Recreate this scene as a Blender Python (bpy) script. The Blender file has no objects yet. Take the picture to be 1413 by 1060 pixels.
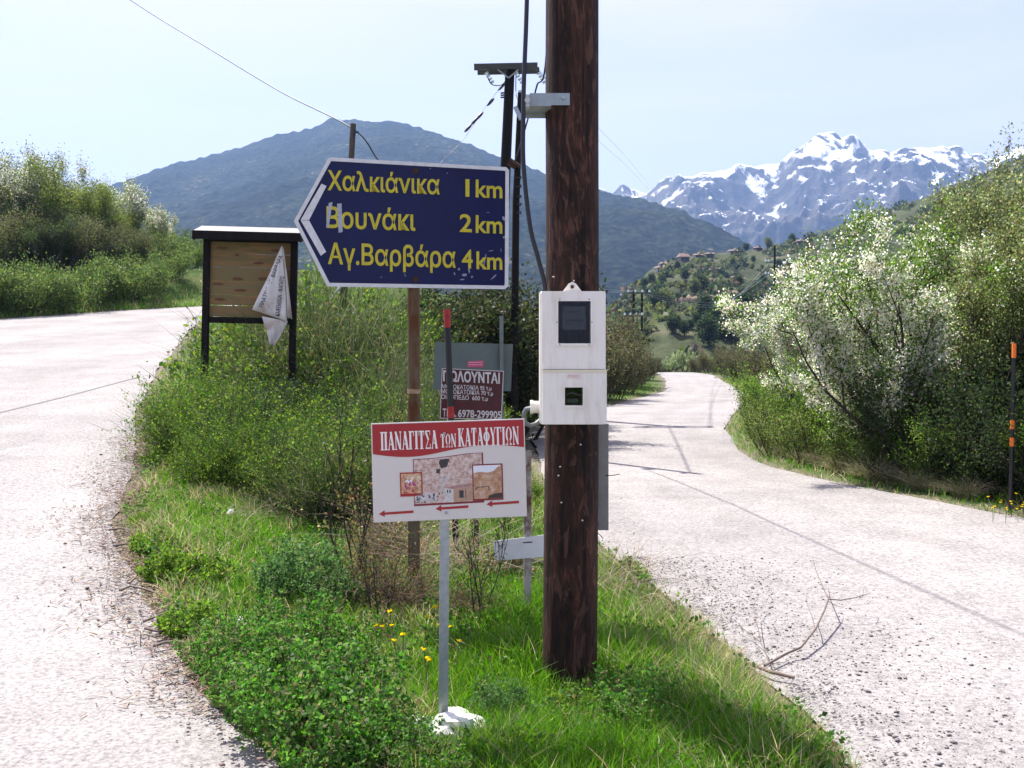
import bpy, math, random
import numpy as np
from mathutils import Vector, Matrix, noise as mnoise

# ------------------------------------------------------------------ camera, world, sun, exposure
SC = bpy.context.scene
COL = SC.collection
R = math.radians
FPX, CXP, HZ, EYE = 1360.0, 706.5, 480.0, 1.6      # focal length / horizon of the photograph (1413 x 1060)

cam_d = bpy.data.cameras.new('camera')
cam_d.sensor_width = 36.0
cam_d.lens = FPX / 1413.0 * 36.0
cam_d.shift_y = -(530.0 - HZ) / 1413.0
cam_d.clip_start = 0.05
cam_d.clip_end = 20000.0
cam = bpy.data.objects.new('camera', cam_d)
COL.objects.link(cam)
cam.location = (0, 0, EYE)
cam.rotation_euler = (R(90), 0, 0)
SC.camera = cam

SUN_AZ, SUN_EL = -38.0, 57.0
world = bpy.data.worlds.new("World")
SC.world = world
world.use_nodes = True
wn, wl = world.node_tree.nodes, world.node_tree.links
bg = wn['Background']
sky = wn.new('ShaderNodeTexSky')
sky.sky_type = 'NISHITA'
sky.sun_disc = False
sky.sun_elevation = R(SUN_EL)
sky.sun_rotation = R(SUN_AZ)
sky.altitude = 600
sky.air_density = 1.0
sky.dust_density = 2.6
sky.ozone_density = 4.0
tc = wn.new('ShaderNodeTexCoord')
mp = wn.new('ShaderNodeMapping')
mp.inputs['Scale'].default_value = (1.0, 1.0, 5.0)
nz = wn.new('ShaderNodeTexNoise')
nz.inputs['Scale'].default_value = 1.7
nz.inputs['Detail'].default_value = 7
nz.inputs['Roughness'].default_value = 0.55
nz.inputs['Distortion'].default_value = 0.4
cr = wn.new('ShaderNodeValToRGB')
cr.color_ramp.elements[0].position = 0.30
cr.color_ramp.elements[0].color = (0.46, 0.46, 0.46, 1)
cr.color_ramp.elements[1].position = 0.68
cr.color_ramp.elements[1].color = (1, 1, 1, 1)
mul = wn.new('ShaderNodeMath'); mul.operation = 'MULTIPLY'; mul.inputs[1].default_value = 0.92
mx = wn.new('ShaderNodeMix'); mx.data_type = 'RGBA'
mx.inputs['B'].default_value = (5.2, 4.75, 5.9, 1)
wl.new(tc.outputs['Generated'], mp.inputs[0]); wl.new(mp.outputs[0], nz.inputs['Vector'])
wl.new(nz.outputs['Fac'], cr.inputs[0]); wl.new(cr.outputs[0], mul.inputs[0])
wl.new(mul.outputs[0], mx.inputs['Factor']); tn = wn.new('ShaderNodeMix'); tn.data_type = 'RGBA'; tn.blend_type = 'MULTIPLY'; tn.inputs['Factor'].default_value = 1; tn.inputs['B'].default_value = (1.12, 0.95, 1.08, 1)
wl.new(sky.outputs[0], tn.inputs['A']); wl.new(tn.outputs['Result'], mx.inputs['A'])
wl.new(mx.outputs['Result'], bg.inputs['Color'])
bg.inputs['Strength'].default_value = 0.088

sun_d = bpy.data.lights.new('sun', 'SUN')
sun_d.energy = 4.9
sun_d.angle = R(0.5)
sun_d.color = (1.0, 0.955, 0.88)
sun = bpy.data.objects.new('sun', sun_d)
COL.objects.link(sun)
SDIR = Vector((math.sin(R(SUN_AZ)) * math.cos(R(SUN_EL)), math.cos(R(SUN_AZ)) * math.cos(R(SUN_EL)), math.sin(R(SUN_EL))))
sun.rotation_euler = SDIR.to_track_quat('Z', 'Y').to_euler()
sun.location = (0, 0, 50)

SC.view_settings.view_transform = 'Standard'
SC.view_settings.look = 'None'
SC.view_settings.exposure = 1.30
SC.view_settings.gamma = 1.0
SC.render.engine = 'CYCLES'
SC.cycles.use_denoising = True
SC.cycles.max_bounces = 6
SC.cycles.transmission_bounces = 4
SC.cycles.transparent_max_bounces = 6
SC.cycles.volume_bounces = 0
SC.cycles.caustics_reflective = False
SC.cycles.caustics_refractive = False

# ------------------------------------------------------------------ helpers
def P(px, py, d):
    """point at depth d metres seen at photograph pixel px, py"""
    return np.array(((px - CXP) / FPX * d, d, EYE - (py - HZ) / FPX * d))

def tag(o, label=None, cat=None, group=None, kind=None):
    if label: o['label'] = label
    if cat: o['category'] = cat
    if group: o['group'] = group
    if kind: o['kind'] = kind
    return o

def empty(name, loc, rot=(0, 0, 0)):
    o = bpy.data.objects.new(name, None)
    o.empty_display_size = 0.2
    o.location = loc
    o.rotation_euler = rot
    COL.objects.link(o)
    return o

def copy_tree(o, parent=None):
    c = o.copy()
    COL.objects.link(c)
    if parent: c.parent = parent
    for ch in [x for x in bpy.data.objects if x.parent == o]:
        copy_tree(ch, c)
    return c

def link_mesh(name, me, mat, parent=None):
    if mat is not None:
        me.materials.append(mat)
    o = bpy.data.objects.new(name, me)
    COL.objects.link(o)
    if parent: o.parent = parent
    return o

def np_mesh(name, V, F4=None, F3=None, mat=None, parent=None, col=None, smooth=False, attrs=None):
    V = np.asarray(V, dtype=np.float32).reshape(-1, 3)
    F4 = np.zeros((0, 4), np.int32) if F4 is None else np.asarray(F4, np.int32).reshape(-1, 4)
    F3 = np.zeros((0, 3), np.int32) if F3 is None else np.asarray(F3, np.int32).reshape(-1, 3)
    me = bpy.data.meshes.new(name)
    me.vertices.add(len(V))
    me.vertices.foreach_set('co', V.ravel())
    loops = np.concatenate([F4.ravel(), F3.ravel()])
    me.loops.add(len(loops))
    me.loops.foreach_set('vertex_index', loops)
    n = len(F4) + len(F3)
    me.polygons.add(n)
    st = np.concatenate([np.arange(len(F4)) * 4, len(F4) * 4 + np.arange(len(F3)) * 3]).astype(np.int32)
    me.polygons.foreach_set('loop_start', st)
    if smooth:
        me.polygons.foreach_set('use_smooth', np.ones(n, bool))
    me.update(calc_edges=True)
    if col is not None:
        a = me.attributes.new('col', 'FLOAT_COLOR', 'POINT')
        c4 = np.ones((len(V), 4), np.float32)
        c4[:, :3] = col
        a.data.foreach_set('color', c4.ravel())
    if attrs:
        for k, v in attrs.items():
            a = me.attributes.new(k, 'FLOAT', 'POINT')
            a.data.foreach_set('value', np.asarray(v, np.float32))
    return link_mesh(name, me, mat, parent)

class MB:
    """collects boxes, tubes, prisms, lathes; build() links them as one mesh object"""
    def __init__(s):
        s.v, s.f, s.sm = [], [], []
    def add(s, vs, fs, smooth=False):
        b = len(s.v)
        s.v += [tuple(map(float, p)) for p in vs]
        s.f += [tuple(i + b for i in f) for f in fs]
        s.sm += [smooth] * len(fs)
    def box(s, c, size, rot=None):
        x, y, z = [k / 2 for k in size]
        vs = [Vector((sx * x, sy * y, sz * z)) for sz in (-1, 1) for sy in (-1, 1) for sx in (-1, 1)]
        if rot is not None: vs = [rot @ p for p in vs]
        vs = [p + Vector(c) for p in vs]
        s.add(vs, [(0, 2, 3, 1), (4, 5, 7, 6), (0, 1, 5, 4), (2, 6, 7, 3), (0, 4, 6, 2), (1, 3, 7, 5)])
    def rbox(s, c, size, b):
        """box with bevelled edges (chamfer b)"""
        import bmesh
        bm = bmesh.new()
        bmesh.ops.create_cube(bm, size=1)
        for v in bm.verts: v.co = Vector((v.co.x * size[0], v.co.y * size[1], v.co.z * size[2]))
        bmesh.ops.bevel(bm, geom=bm.edges[:], offset=b, segments=2, affect='EDGES', profile=0.5)
        bm.verts.index_update()
        s.add([v.co + Vector(c) for v in bm.verts], [tuple(v.index for v in f.verts) for f in bm.faces])
        bm.free()
    def tube(s, pts, r, n=8, caps=True):
        pts = [Vector(p) for p in pts]
        if not hasattr(r, '__len__'): r = [r] * len(pts)
        rings = []
        t0 = (pts[1] - pts[0]).normalized()
        u = t0.orthogonal().normalized()
        for i, p in enumerate(pts):
            t = (pts[min(i + 1, len(pts) - 1)] - pts[max(i - 1, 0)]).normalized()
            u = (u - t * u.dot(t)).normalized()
            w = t.cross(u)
            rings.append([p + (u * math.cos(2 * math.pi * k / n) + w * math.sin(2 * math.pi * k / n)) * r[i] for k in range(n)])
        vs = [q for ring in rings for q in ring]
        fs = [(i * n + k, i * n + (k + 1) % n, (i + 1) * n + (k + 1) % n, (i + 1) * n + k) for i in range(len(pts) - 1) for k in range(n)]
        s.add(vs, fs, True)
        if caps:
            s.add(rings[0], [tuple(reversed(range(n)))]); s.add(rings[-1], [tuple(range(n))])
    def prism(s, poly, y0, y1):
        """polygon in the x,z plane (ccw seen from -y) pushed from y0 (front) to y1"""
        n = len(poly)
        vs = [(x, y0, z) for x, z in poly] + [(x, y1, z) for x, z in poly]
        fs = [tuple(range(n)), tuple(reversed(range(n, 2 * n)))]
        fs += [(i, i + n, (i + 1) % n + n, (i + 1) % n) for i in range(n)]
        s.add(vs, fs)
    def build(s, name, mat, parent=None):
        me = bpy.data.meshes.new(name)
        me.from_pydata(s.v, [], s.f)
        me.polygons.foreach_set('use_smooth', s.sm)
        me.update()
        return link_mesh(name, me, mat, parent)

def ring_frame(mb, outer, inner, y0, y1):
    """flat frame between two polygons with the same number of corners (x,z)"""
    n = len(outer)
    for i in range(n):
        j = (i + 1) % n
        q = [outer[i], outer[j], inner[j], inner[i]]
        mb.prism(q, y0, y1)

# ------------------------------------------------------------------ materials
def nmat(name):
    m = bpy.data.materials.new(name)
    m.use_nodes = True
    return m, m.node_tree.nodes, m.node_tree.links, m.node_tree.nodes['Principled BSDF']

def mat(name, col, rough=0.6, metal=0.0, var=0.0, scale=8.0, bump=0.0, bscale=None, stretch=(1, 1, 1), spec=0.5, col2=None, ramp=(0.35, 0.65), detail=6):
    m, n, l, b = nmat(name)
    b.inputs['Base Color'].default_value = (*col, 1)
    b.inputs['Roughness'].default_value = rough
    b.inputs['Metallic'].default_value = metal
    b.inputs['Specular IOR Level'].default_value = spec
    if var or col2 or bump:
        t = n.new('ShaderNodeTexCoord'); mpp = n.new('ShaderNodeMapping')
        mpp.inputs['Scale'].default_value = stretch
        l.new(t.outputs['Object'], mpp.inputs[0])
    if var or col2:
        z = n.new('ShaderNodeTexNoise'); z.inputs['Scale'].default_value = scale; z.inputs['Detail'].default_value = detail
        z.inputs['Roughness'].default_value = 0.65
        r = n.new('ShaderNodeValToRGB')
        r.color_ramp.elements[0].position, r.color_ramp.elements[1].position = ramp
        c2 = col2 if col2 else tuple(c * (1 - var) for c in col)
        r.color_ramp.elements[0].color = (*col, 1); r.color_ramp.elements[1].color = (*c2, 1)
        l.new(mpp.outputs[0], z.inputs['Vector']); l.new(z.outputs['Fac'], r.inputs[0]); l.new(r.outputs[0], b.inputs['Base Color'])
    if bump:
        z2 = n.new('ShaderNodeTexNoise'); z2.inputs['Scale'].default_value = bscale or scale * 4; z2.inputs['Detail'].default_value = 5
        bp = n.new('ShaderNodeBump'); bp.inputs['Strength'].default_value = bump; bp.inputs['Distance'].default_value = 0.01
        l.new(mpp.outputs[0], z2.inputs['Vector']); l.new(z2.outputs['Fac'], bp.inputs['Height']); l.new(bp.outputs[0], b.inputs['Normal'])
    return m

def leaf_mat(name, transl=0.5, rough=0.55, spec=0.25, gain=1.7):
    m, n, l, b = nmat(name)
    a = n.new('ShaderNodeAttribute'); a.attribute_name = 'col'
    b.inputs['Roughness'].default_value = rough
    b.inputs['Specular IOR Level'].default_value = spec
    tr = n.new('ShaderNodeBsdfTranslucent')
    g = n.new('ShaderNodeHueSaturation'); g.inputs['Saturation'].default_value = 1.05; g.inputs['Value'].default_value = gain
    ms = n.new('ShaderNodeMixShader'); ms.inputs[0].default_value = transl
    l.new(a.outputs['Color'], b.inputs['Base Color'])
    l.new(a.outputs['Color'], g.inputs['Color']); l.new(g.outputs[0], tr.inputs['Color'])
    l.new(b.outputs[0], ms.inputs[1]); l.new(tr.outputs[0], ms.inputs[2])
    l.new(ms.outputs[0], n['Material Output'].inputs['Surface'])
    return m

M = {}
M['leaf'] = leaf_mat('leaf')
M['grass'] = leaf_mat('grass', 0.45, 0.5)
M['petal'] = leaf_mat('petal', 0.66, 0.7, 0.1, 1.12)
M['dry'] = leaf_mat('dry_stalk', 0.15, 0.8, 0.1)
M['bark'] = mat('bark', (0.035, 0.026, 0.020), 0.9, var=0.6, scale=14, bump=0.5, stretch=(1, 1, 0.25))
M['greybark'] = mat('grey_bark', (0.12, 0.10, 0.085), 0.9, var=0.5, scale=14, bump=0.4, stretch=(1, 1, 0.25))
M['oldwood'] = mat('weathered_wood', (0.10, 0.075, 0.055), 0.85, var=0.5, scale=10, bump=0.3, stretch=(3, 3, 0.2))
M['darkwood'] = mat('dark_wood', (0.012, 0.009, 0.008), 0.8, spec=0.2, var=0.5, scale=9, bump=0.3, stretch=(3, 3, 0.3))
M['galv'] = mat('galvanised_steel', (0.42, 0.45, 0.47), 0.45, 0.7, var=0.25, scale=30, bump=0.05)
M['paleSteel'] = mat('pale_painted_steel', (0.50, 0.52, 0.50), 0.5, 0.2, var=0.2, scale=14)
M['rubber'] = mat('black_cable', (0.012, 0.012, 0.02), 0.5)
M['wire'] = mat('dark_wire', (0.05, 0.05, 0.055), 0.5, 0.6)
M['white'] = mat('white_paint', (0.78, 0.78, 0.76), 0.45, var=0.12, scale=20)
M['porcelain'] = mat('insulator_glass', (0.65, 0.7, 0.75), 0.2)
M['blackpaint'] = mat('black_paint', (0.010, 0.010, 0.012), 0.4, var=0.3, scale=30)
M['redpaint'] = mat('red_paint', (0.45, 0.02, 0.015), 0.45, var=0.35, scale=25)
M['orangepaint'] = mat('orange_paint', (0.75, 0.16, 0.015), 0.45)

# ------------------------------------------------------------------ lie of the land
RNG = np.random.default_rng(7)
LIN = np.array([(-0.1, 2.2), (-0.5, 3.0), (-0.86, 3.82), (-1.29, 4.31), (-2.2, 5.88), (-3.08, 7.6), (-3.7, 9.65), (-4.2, 11.2), (-5.0, 13.2), (-6.5, 18.3), (-7.6, 22.7), (-9.2, 29.0)])   # inner edge of the left road (x, y)
RIN = np.array([(0.3, 2.2), (1.0, 2.9), (1.34, 3.75), (1.12, 5.88), (0.75, 7.77), (0.40, 13.0), (0.25, 18.0), (1.0, 22.0), (2.6, 27.0), (4.6, 33.0), (5.7, 36.5), (7.2, 46.0), (9.0, 60.0), (8.0, 72.0)])
ROUT = np.array([(12.0, -1.0), (8.2, 3.0), (6.3, 6.0), (4.85, 9.26), (3.85, 11.6), (3.44, 13.6), (3.6, 16.0), (4.28, 19.8), (5.7, 25.0), (8.1, 33.5), (9.8, 45.0), (11.8, 58.0), (12.0, 74.0)])

def smooth01(t):
    t = np.clip(t, 0, 1)
    return t * t * (3 - 2 * t)

def seg_dist(x, y, poly, closed=False):
    p = np.asarray(poly, float)
    q = np.roll(p, -1, 0) if closed else p[1:]
    p0 = p if closed else p[:-1]
    best = np.full(np.shape(x), 1e9)
    for (ax, ay), (bx, by) in zip(p0, q):
        dx, dy = bx - ax, by - ay
        t = np.clip(((x - ax) * dx + (y - ay) * dy) / (dx * dx + dy * dy + 1e-12), 0, 1)
        best = np.minimum(best, np.hypot(x - ax - t * dx, y - ay - t * dy))
    return best

def inside(x, y, poly):
    p = np.asarray(poly, float)
    c = np.zeros(np.shape(x), bool)
    j = len(p) - 1
    for i in range(len(p)):
        xi, yi = p[i]; xj, yj = p[j]
        cond = ((yi > y) != (yj > y)) & (x < (xj - xi) * (y - yi) / (yj - yi + 1e-12) + xi)
        c ^= cond
        j = i
    return c

LFAR_IN = np.array([(-9.3, 30.5), (-8.6, 33.0), (-6.5, 35.2), (-3.0, 36.5)])
LOUT = np.array([(-9.0, -7.0), (-11.0, 3.0), (-13.5, 11.0), (-15.6, 19.0), (-16.2, 25.0), (-15.4, 29.7), (-14.2, 32.6), (-11.4, 36.2), (-8.5, 39.5), (-3.0, 42.5)])
LPOLY = np.concatenate([[(0.1, -7.0)], LIN, LFAR_IN, LOUT[::-1]])
RPOLY = np.concatenate([[(0.1, -7.0), (0.1, 2.2)], RIN, ROUT[::-1], [(14.0, -7.0)]])

def hbase(x, y):
    x = np.asarray(x, float); y = np.asarray(y, float)
    xin = np.interp(y, LIN[:, 1], LIN[:, 0])
    xr = np.interp(y, RIN[:, 1], RIN[:, 0])
    yy = np.sqrt((y - 5) ** 2 + 0.5) * 0.5 + (y - 5) * 0.5       # soft knee at 5 m
    zl = 0.1 * yy
    zl = np.where(zl > 3.3, 3.3 + 1.2 * (1 - np.exp(-(zl - 3.3) / 1.2)), zl)
    w = 1 - smooth01((x - xin) / np.maximum(xr - xin, 0.3))
    z = zl * w
    fall = smooth01((y - 62) / 50) * -3.5 * (1 - w)
    far = smooth01((np.hypot(x, y) - 150) / 250)
    return (z + fall) * (1 - far) - 4.0 * far

def bank(x, y):
    d = seg_dist(x, y, LOUT)
    o = (~inside(x, y, LPOLY)) & (x < np.interp(y, LIN[:, 1], LIN[:, 0]) - 1.0) & (y > 0)
    o |= (~inside(x, y, LPOLY)) & (y > 37) & (x < 2)
    far = smooth01((np.hypot(x, y) - 90) / 150)
    z = np.where(o, 1.3 * smooth01(d / 5.0), 0.0) * (1 - far)
    return z

_gn = [(RNG.uniform(0.6, 4.0), RNG.uniform(0, 6.28), RNG.uniform(0, 6.28)) for _ in range(14)]
def wob(x, y):
    s = 0
    for f, a, p in _gn:
        s = s + np.sin(f * (x * math.cos(a) + y * math.sin(a)) + p)
    return s / 14

def hground(x, y):
    x = np.asarray(x, float); y = np.asarray(y, float)
    d = np.minimum(seg_dist(x, y, LPOLY, True), seg_dist(x, y, RPOLY, True))
    ins = inside(x, y, LPOLY) | inside(x, y, RPOLY)
    near = np.hypot(x, y - 8) < 90
    up = np.where(ins, -0.04, np.minimum(d, 1.2) * 0.012 + wob(x, y) * 0.05 * np.minimum(d, 1.0) - 0.004)
    return hbase(x, y) + bank(x, y) + np.where(near, up, 0)

def on_ground(px, py, dmin=2.0, dmax=80.0):
    """where the line of sight through the pixel meets the ground"""
    d = np.linspace(dmin, dmax, 3000)
    x = (px - CXP) / FPX * d
    z = EYE - (py - HZ) / FPX * d
    g = hbase(x, d) + bank(x, d)
    k = np.argmax(z <= g)
    if z[k] > g[k]: k = len(d) - 1
    return float(x[k]), float(d[k])

def gz(x, y): return float(hground(np.array([x]), np.array([y]))[0])

# ground: one sheet out to the horizon
def steps(a, b, fine, lo, hi):
    core = np.arange(a, b, fine)
    out, s = [], fine
    p = b
    while p < hi:
        out.append(p); s *= 1.16; p += s
    out.append(hi)
    lo_, s, p = [], fine, a
    while True:
        s *= 1.16; p -= s
        if p < lo: break
        lo_.append(p)
    lo_.append(lo)
    return np.concatenate([lo_[::-1], core, out])
gx = steps(-17, 9, 0.17, -3600, 3600)
gy = steps(1.5, 40, 0.2, -3600, 3600)
GX, GY = np.meshgrid(gx, gy)
GZ = hground(GX.ravel(), GY.ravel())
ny, nx = GX.shape
idx = np.arange(nx * ny).reshape(ny, nx)
F = np.stack([idx[:-1, :-1], idx[:-1, 1:], idx[1:, 1:], idx[1:, :-1]], -1).reshape(-1, 4)
dirt = np.exp(-np.minimum(seg_dist(GX.ravel(), GY.ravel(), LPOLY, True), seg_dist(GX.ravel(), GY.ravel(), RPOLY, True)) / 0.22)
gm, n, l, b = nmat('ground_soil')
t = n.new('ShaderNodeTexCoord')
z1 = n.new('ShaderNodeTexNoise'); z1.inputs['Scale'].default_value = 1.3; z1.inputs['Detail'].default_value = 8; z1.inputs['Roughness'].default_value = 0.7
r1 = n.new('ShaderNodeValToRGB')
e = r1.color_ramp.elements
e[0].position = 0.3; e[0].color = (0.035, 0.060, 0.014, 1)
e[1].position = 0.72; e[1].color = (0.11, 0.10, 0.045, 1)
k = e.new(0.5); k.color = (0.055, 0.095, 0.02, 1)
z2 = n.new('ShaderNodeTexNoise'); z2.inputs['Scale'].default_value = 40; z2.inputs['Detail'].default_value = 5
r2 = n.new('ShaderNodeValToRGB')
r2.color_ramp.elements[0].position = 0.35; r2.color_ramp.elements[0].color = (0.10, 0.075, 0.055, 1)
r2.color_ramp.elements[1].position = 0.68; r2.color_ramp.elements[1].color = (0.30, 0.26, 0.22, 1)
at = n.new('ShaderNodeAttribute'); at.attribute_name = 'dirt'
mxg = n.new('ShaderNodeMix'); mxg.data_type = 'RGBA'
bp = n.new('ShaderNodeBump'); bp.inputs['Strength'].default_value = 0.7; bp.inputs['Distance'].default_value = 0.03
for zz in (z1, z2): l.new(t.outputs['Object'], zz.inputs['Vector'])
l.new(z1.outputs['Fac'], r1.inputs[0]); l.new(z2.outputs['Fac'], r2.inputs[0])
l.new(at.outputs['Fac'], mxg.inputs['Factor']); l.new(r1.outputs[0], mxg.inputs['A']); l.new(r2.outputs[0], mxg.inputs['B'])
l.new(mxg.outputs['Result'], b.inputs['Base Color']); l.new(z2.outputs['Fac'], bp.inputs['Height']); l.new(bp.outputs[0], b.inputs['Normal'])
b.inputs['Roughness'].default_value = 0.95
b.inputs['Specular IOR Level'].default_value = 0.1
tag(np_mesh('ground', np.stack([GX.ravel(), GY.ravel(), GZ], -1), F4=F, mat=gm, smooth=True, attrs={'dirt': dirt}), kind='structure')

# roads
def road_mat(name, tint):
    m, n, l, b = nmat(name)
    t = n.new('ShaderNodeTexCoord')
    a = n.new('ShaderNodeTexNoise'); a.inputs['Scale'].default_value = 0.45; a.inputs['Detail'].default_value = 7; a.inputs['Roughness'].default_value = 0.6
    v = n.new('ShaderNodeTexVoronoi'); v.inputs['Scale'].default_value = 85
    v2 = n.new('ShaderNodeTexNoise'); v2.inputs['Scale'].default_value = 38; v2.inputs['Detail'].default_value = 8; v2.inputs['Roughness'].default_value = 0.8
    r = n.new('ShaderNodeValToRGB')
    r.color_ramp.elements[0].position = 0.36; r.color_ramp.elements[0].color = (0.15 * tint[0], 0.145 * tint[1], 0.145 * tint[2], 1)
    r.color_ramp.elements[1].position = 0.56; r.color_ramp.elements[1].color = (0.39 * tint[0], 0.375 * tint[1], 0.365 * tint[2], 1)
    r2 = n.new('ShaderNodeValToRGB')
    r2.color_ramp.elements[0].position = 0.34; r2.color_ramp.elements[0].color = (0.84, 0.82, 0.82, 1)
    r2.color_ramp.elements[1].position = 0.62; r2.color_ramp.elements[1].color = (1.08, 1.06, 1.04, 1)
    mm = n.new('ShaderNodeMix'); mm.data_type = 'RGBA'; mm.blend_type = 'MULTIPLY'; mm.inputs['Factor'].default_value = 1
    bp = n.new('ShaderNodeBump'); bp.inputs['Strength'].default_value = 0.55; bp.inputs['Distance'].default_value = 0.006
    ad = n.new('ShaderNodeMath'); ad.operation = 'ADD'
    for q in (a, v, v2): l.new(t.outputs['Object'], q.inputs['Vector'])
    l.new(v2.outputs['Fac'], r.inputs[0]); l.new(a.outputs['Fac'], r2.inputs[0])
    l.new(r.outputs[0], mm.inputs['A']); l.new(r2.outputs[0], mm.inputs['B']); l.new(mm.outputs['Result'], b.inputs['Base Color'])
    l.new(v.outputs['Distance'], ad.inputs[0]); l.new(v2.outputs['Fac'], ad.inputs[1])
    l.new(ad.outputs[0], bp.inputs['Height']); l.new(bp.outputs[0], b.inputs['Normal'])
    # worn wheel paths along the road and patchy stains
    at = n.new('ShaderNodeAttribute'); at.attribute_name = 'across'
    wv = n.new('ShaderNodeMath'); wv.operation = 'MULTIPLY'; wv.inputs[1].default_value = 25.1
    sn = n.new('ShaderNodeMath'); sn.operation = 'SINE'
    st = n.new('ShaderNodeTexNoise'); st.inputs['Scale'].default_value = 1.6; st.inputs['Detail'].default_value = 6; st.inputs['Roughness'].default_value = 0.7
    sm_ = n.new('ShaderNodeMath'); sm_.operation = 'MULTIPLY_ADD'; sm_.inputs[1].default_value = 0.055
    rs = n.new('ShaderNodeValToRGB'); rs.color_ramp.elements[0].position = 0.36; rs.color_ramp.elements[0].color = (0.86, 0.855, 0.855, 1); rs.color_ramp.elements[1].position = 0.58; rs.color_ramp.elements[1].color = (1, 1, 1, 1)
    m3 = n.new('ShaderNodeMix'); m3.data_type = 'RGBA'; m3.blend_type = 'MULTIPLY'; m3.inputs['Factor'].default_value = 1
    l.new(at.outputs['Fac'], wv.inputs[0]); l.new(wv.outputs[0], sn.inputs[0]); l.new(sn.outputs[0], sm_.inputs[0]); l.new(t.outputs['Object'], st.inputs['Vector']); l.new(st.outputs['Fac'], sm_.inputs[2])
    l.new(sm_.outputs[0], rs.inputs[0]); l.new(mm.outputs['Result'], m3.inputs['A']); l.new(rs.outputs[0], m3.inputs['B']); l.new(m3.outputs['Result'], b.inputs['Base Color'])
    b.inputs['Roughness'].default_value = 0.9
    b.inputs['Specular IOR Level'].default_value = 0.2
    return m

def resample(pl, n):
    pl = np.asarray(pl, float)
    s = np.concatenate([[0], np.cumsum(np.hypot(*np.diff(pl, axis=0).T))])
    # Catmull-like smoothing through dense linear + box filter
    t = np.linspace(0, s[-1], n)
    q = np.stack([np.interp(t, s, pl[:, 0]), np.interp(t, s, pl[:, 1])], -1)
    k = max(3, n // 60) | 1
    pad = np.concatenate([np.repeat(q[:1], k // 2, 0), q, np.repeat(q[-1:], k // 2, 0)])
    return np.stack([np.convolve(pad[:, i], np.ones(k) / k, 'valid') for i in (0, 1)], -1)

def road(name, a, b, m, nl, nc, lift, seed, frayA=0.05, frayB=0.05):
    rg = np.random.default_rng(seed)
    A, B = resample(a, nl), resample(b, nl)
    def fray(q, amp):
        d = np.gradient(q, axis=0); nn = np.stack([-d[:, 1], d[:, 0]], -1); nn /= np.linalg.norm(nn, axis=1)[:, None] + 1e-9
        w = np.zeros(len(q))
        for k in (2, 5, 9, 17): w += np.interp(np.arange(len(q)), np.arange(0, len(q) + k, k), rg.normal(size=len(np.arange(0, len(q) + k, k)))) * (0.25 + k * 0.05)
        return q + nn * (w * amp * 0.6)[:, None]
    A, B = fray(A, frayA), fray(B, frayB)
    s = np.linspace(0, 1, nc)
    pts = A[:, None, :] * (1 - s)[None, :, None] + B[:, None, :] * s[None, :, None]
    z = hbase(pts[..., 0], pts[..., 1]) + lift
    V = np.concatenate([pts, z[..., None]], -1)
    V[:, 0, 2] -= 0.02; V[:, -1, 2] -= 0.02
    i = np.arange(nl * nc).reshape(nl, nc)
    F = np.stack([i[:-1, :-1], i[:-1, 1:], i[1:, 1:], i[1:, :-1]], -1).reshape(-1, 4)[:, ::-1]
    return tag(np_mesh(name, V.reshape(-1, 3), F4=F, mat=m, smooth=True, attrs={'across': np.tile(s, nl)}), kind='structure')
MR = road_mat('pale_road_surface', (0.93, 0.925, 0.925))
road('road', np.concatenate([[(0.14, -7.0)], LIN, LFAR_IN]), LOUT, MR, 420, 26, 0.012, 3, 0.05, 0.15)
road('road', np.concatenate([[(14.0, -7.0)], ROUT]), np.concatenate([[(0.06, -7.0), (0.06, 2.0)], RIN]), MR, 420, 26, 0.016, 4, 0.05, 0.05)

# thin grey strip across the left road
M['greyline'] = mat('grey_line', (0.16, 0.155, 0.155), 0.8, var=0.3, scale=20)
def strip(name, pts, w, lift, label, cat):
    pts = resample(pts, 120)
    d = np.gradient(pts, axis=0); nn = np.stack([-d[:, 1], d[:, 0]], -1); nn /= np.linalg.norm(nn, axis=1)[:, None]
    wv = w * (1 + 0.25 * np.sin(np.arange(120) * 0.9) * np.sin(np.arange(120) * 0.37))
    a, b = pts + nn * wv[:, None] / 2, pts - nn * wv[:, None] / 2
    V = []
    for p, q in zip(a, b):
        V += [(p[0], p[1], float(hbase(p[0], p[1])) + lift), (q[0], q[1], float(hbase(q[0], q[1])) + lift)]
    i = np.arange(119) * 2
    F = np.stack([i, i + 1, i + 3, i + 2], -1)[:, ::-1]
    return tag(np_mesh(name, V, F4=F, mat=M['greyline']), label, cat, kind='structure')
strip('road_line', [on_ground(-60, 588), on_ground(0, 571), on_ground(90, 549), on_ground(190, 522)], 0.05, 0.017, 'faint grey line crossing the left hand road', 'road joint')

# ------------------------------------------------------------------ hills and mountains (built at their distance)
def fbm(x, y, seed, H=0.9, octv=6):
    return mnoise.fractal(Vector((x, y, seed)), H, 2.0, octv, noise_basis='PERLIN_ORIGINAL')
def ridged(x, y, seed, H=0.95, octv=6):
    return mnoise.ridged_multi_fractal(Vector((x, y, seed)), H, 2.05, octv, 1.0, 2.0, noise_basis='PERLIN_ORIGINAL')

def hillz(u, t, sil, dist, foot_d, foot_z, power):
    """height of the smooth slope: u pixel column, t 0 foot .. 1 ridge"""
    su = np.asarray(sil, float)
    py = np.interp(u, su[:, 0], su[:, 1])
    dr = np.interp(u, [a for a, _ in dist], [b for _, b in dist])
    zr = EYE - (py - HZ) / FPX * dr
    d = foot_d + (dr - foot_d) * t
    tt = np.where(t <= 1, np.clip(t, 0, 1) ** power, 1 - (t - 1) * 1.2)
    return d, foot_z + (zr - foot_z) * tt, zr

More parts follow.
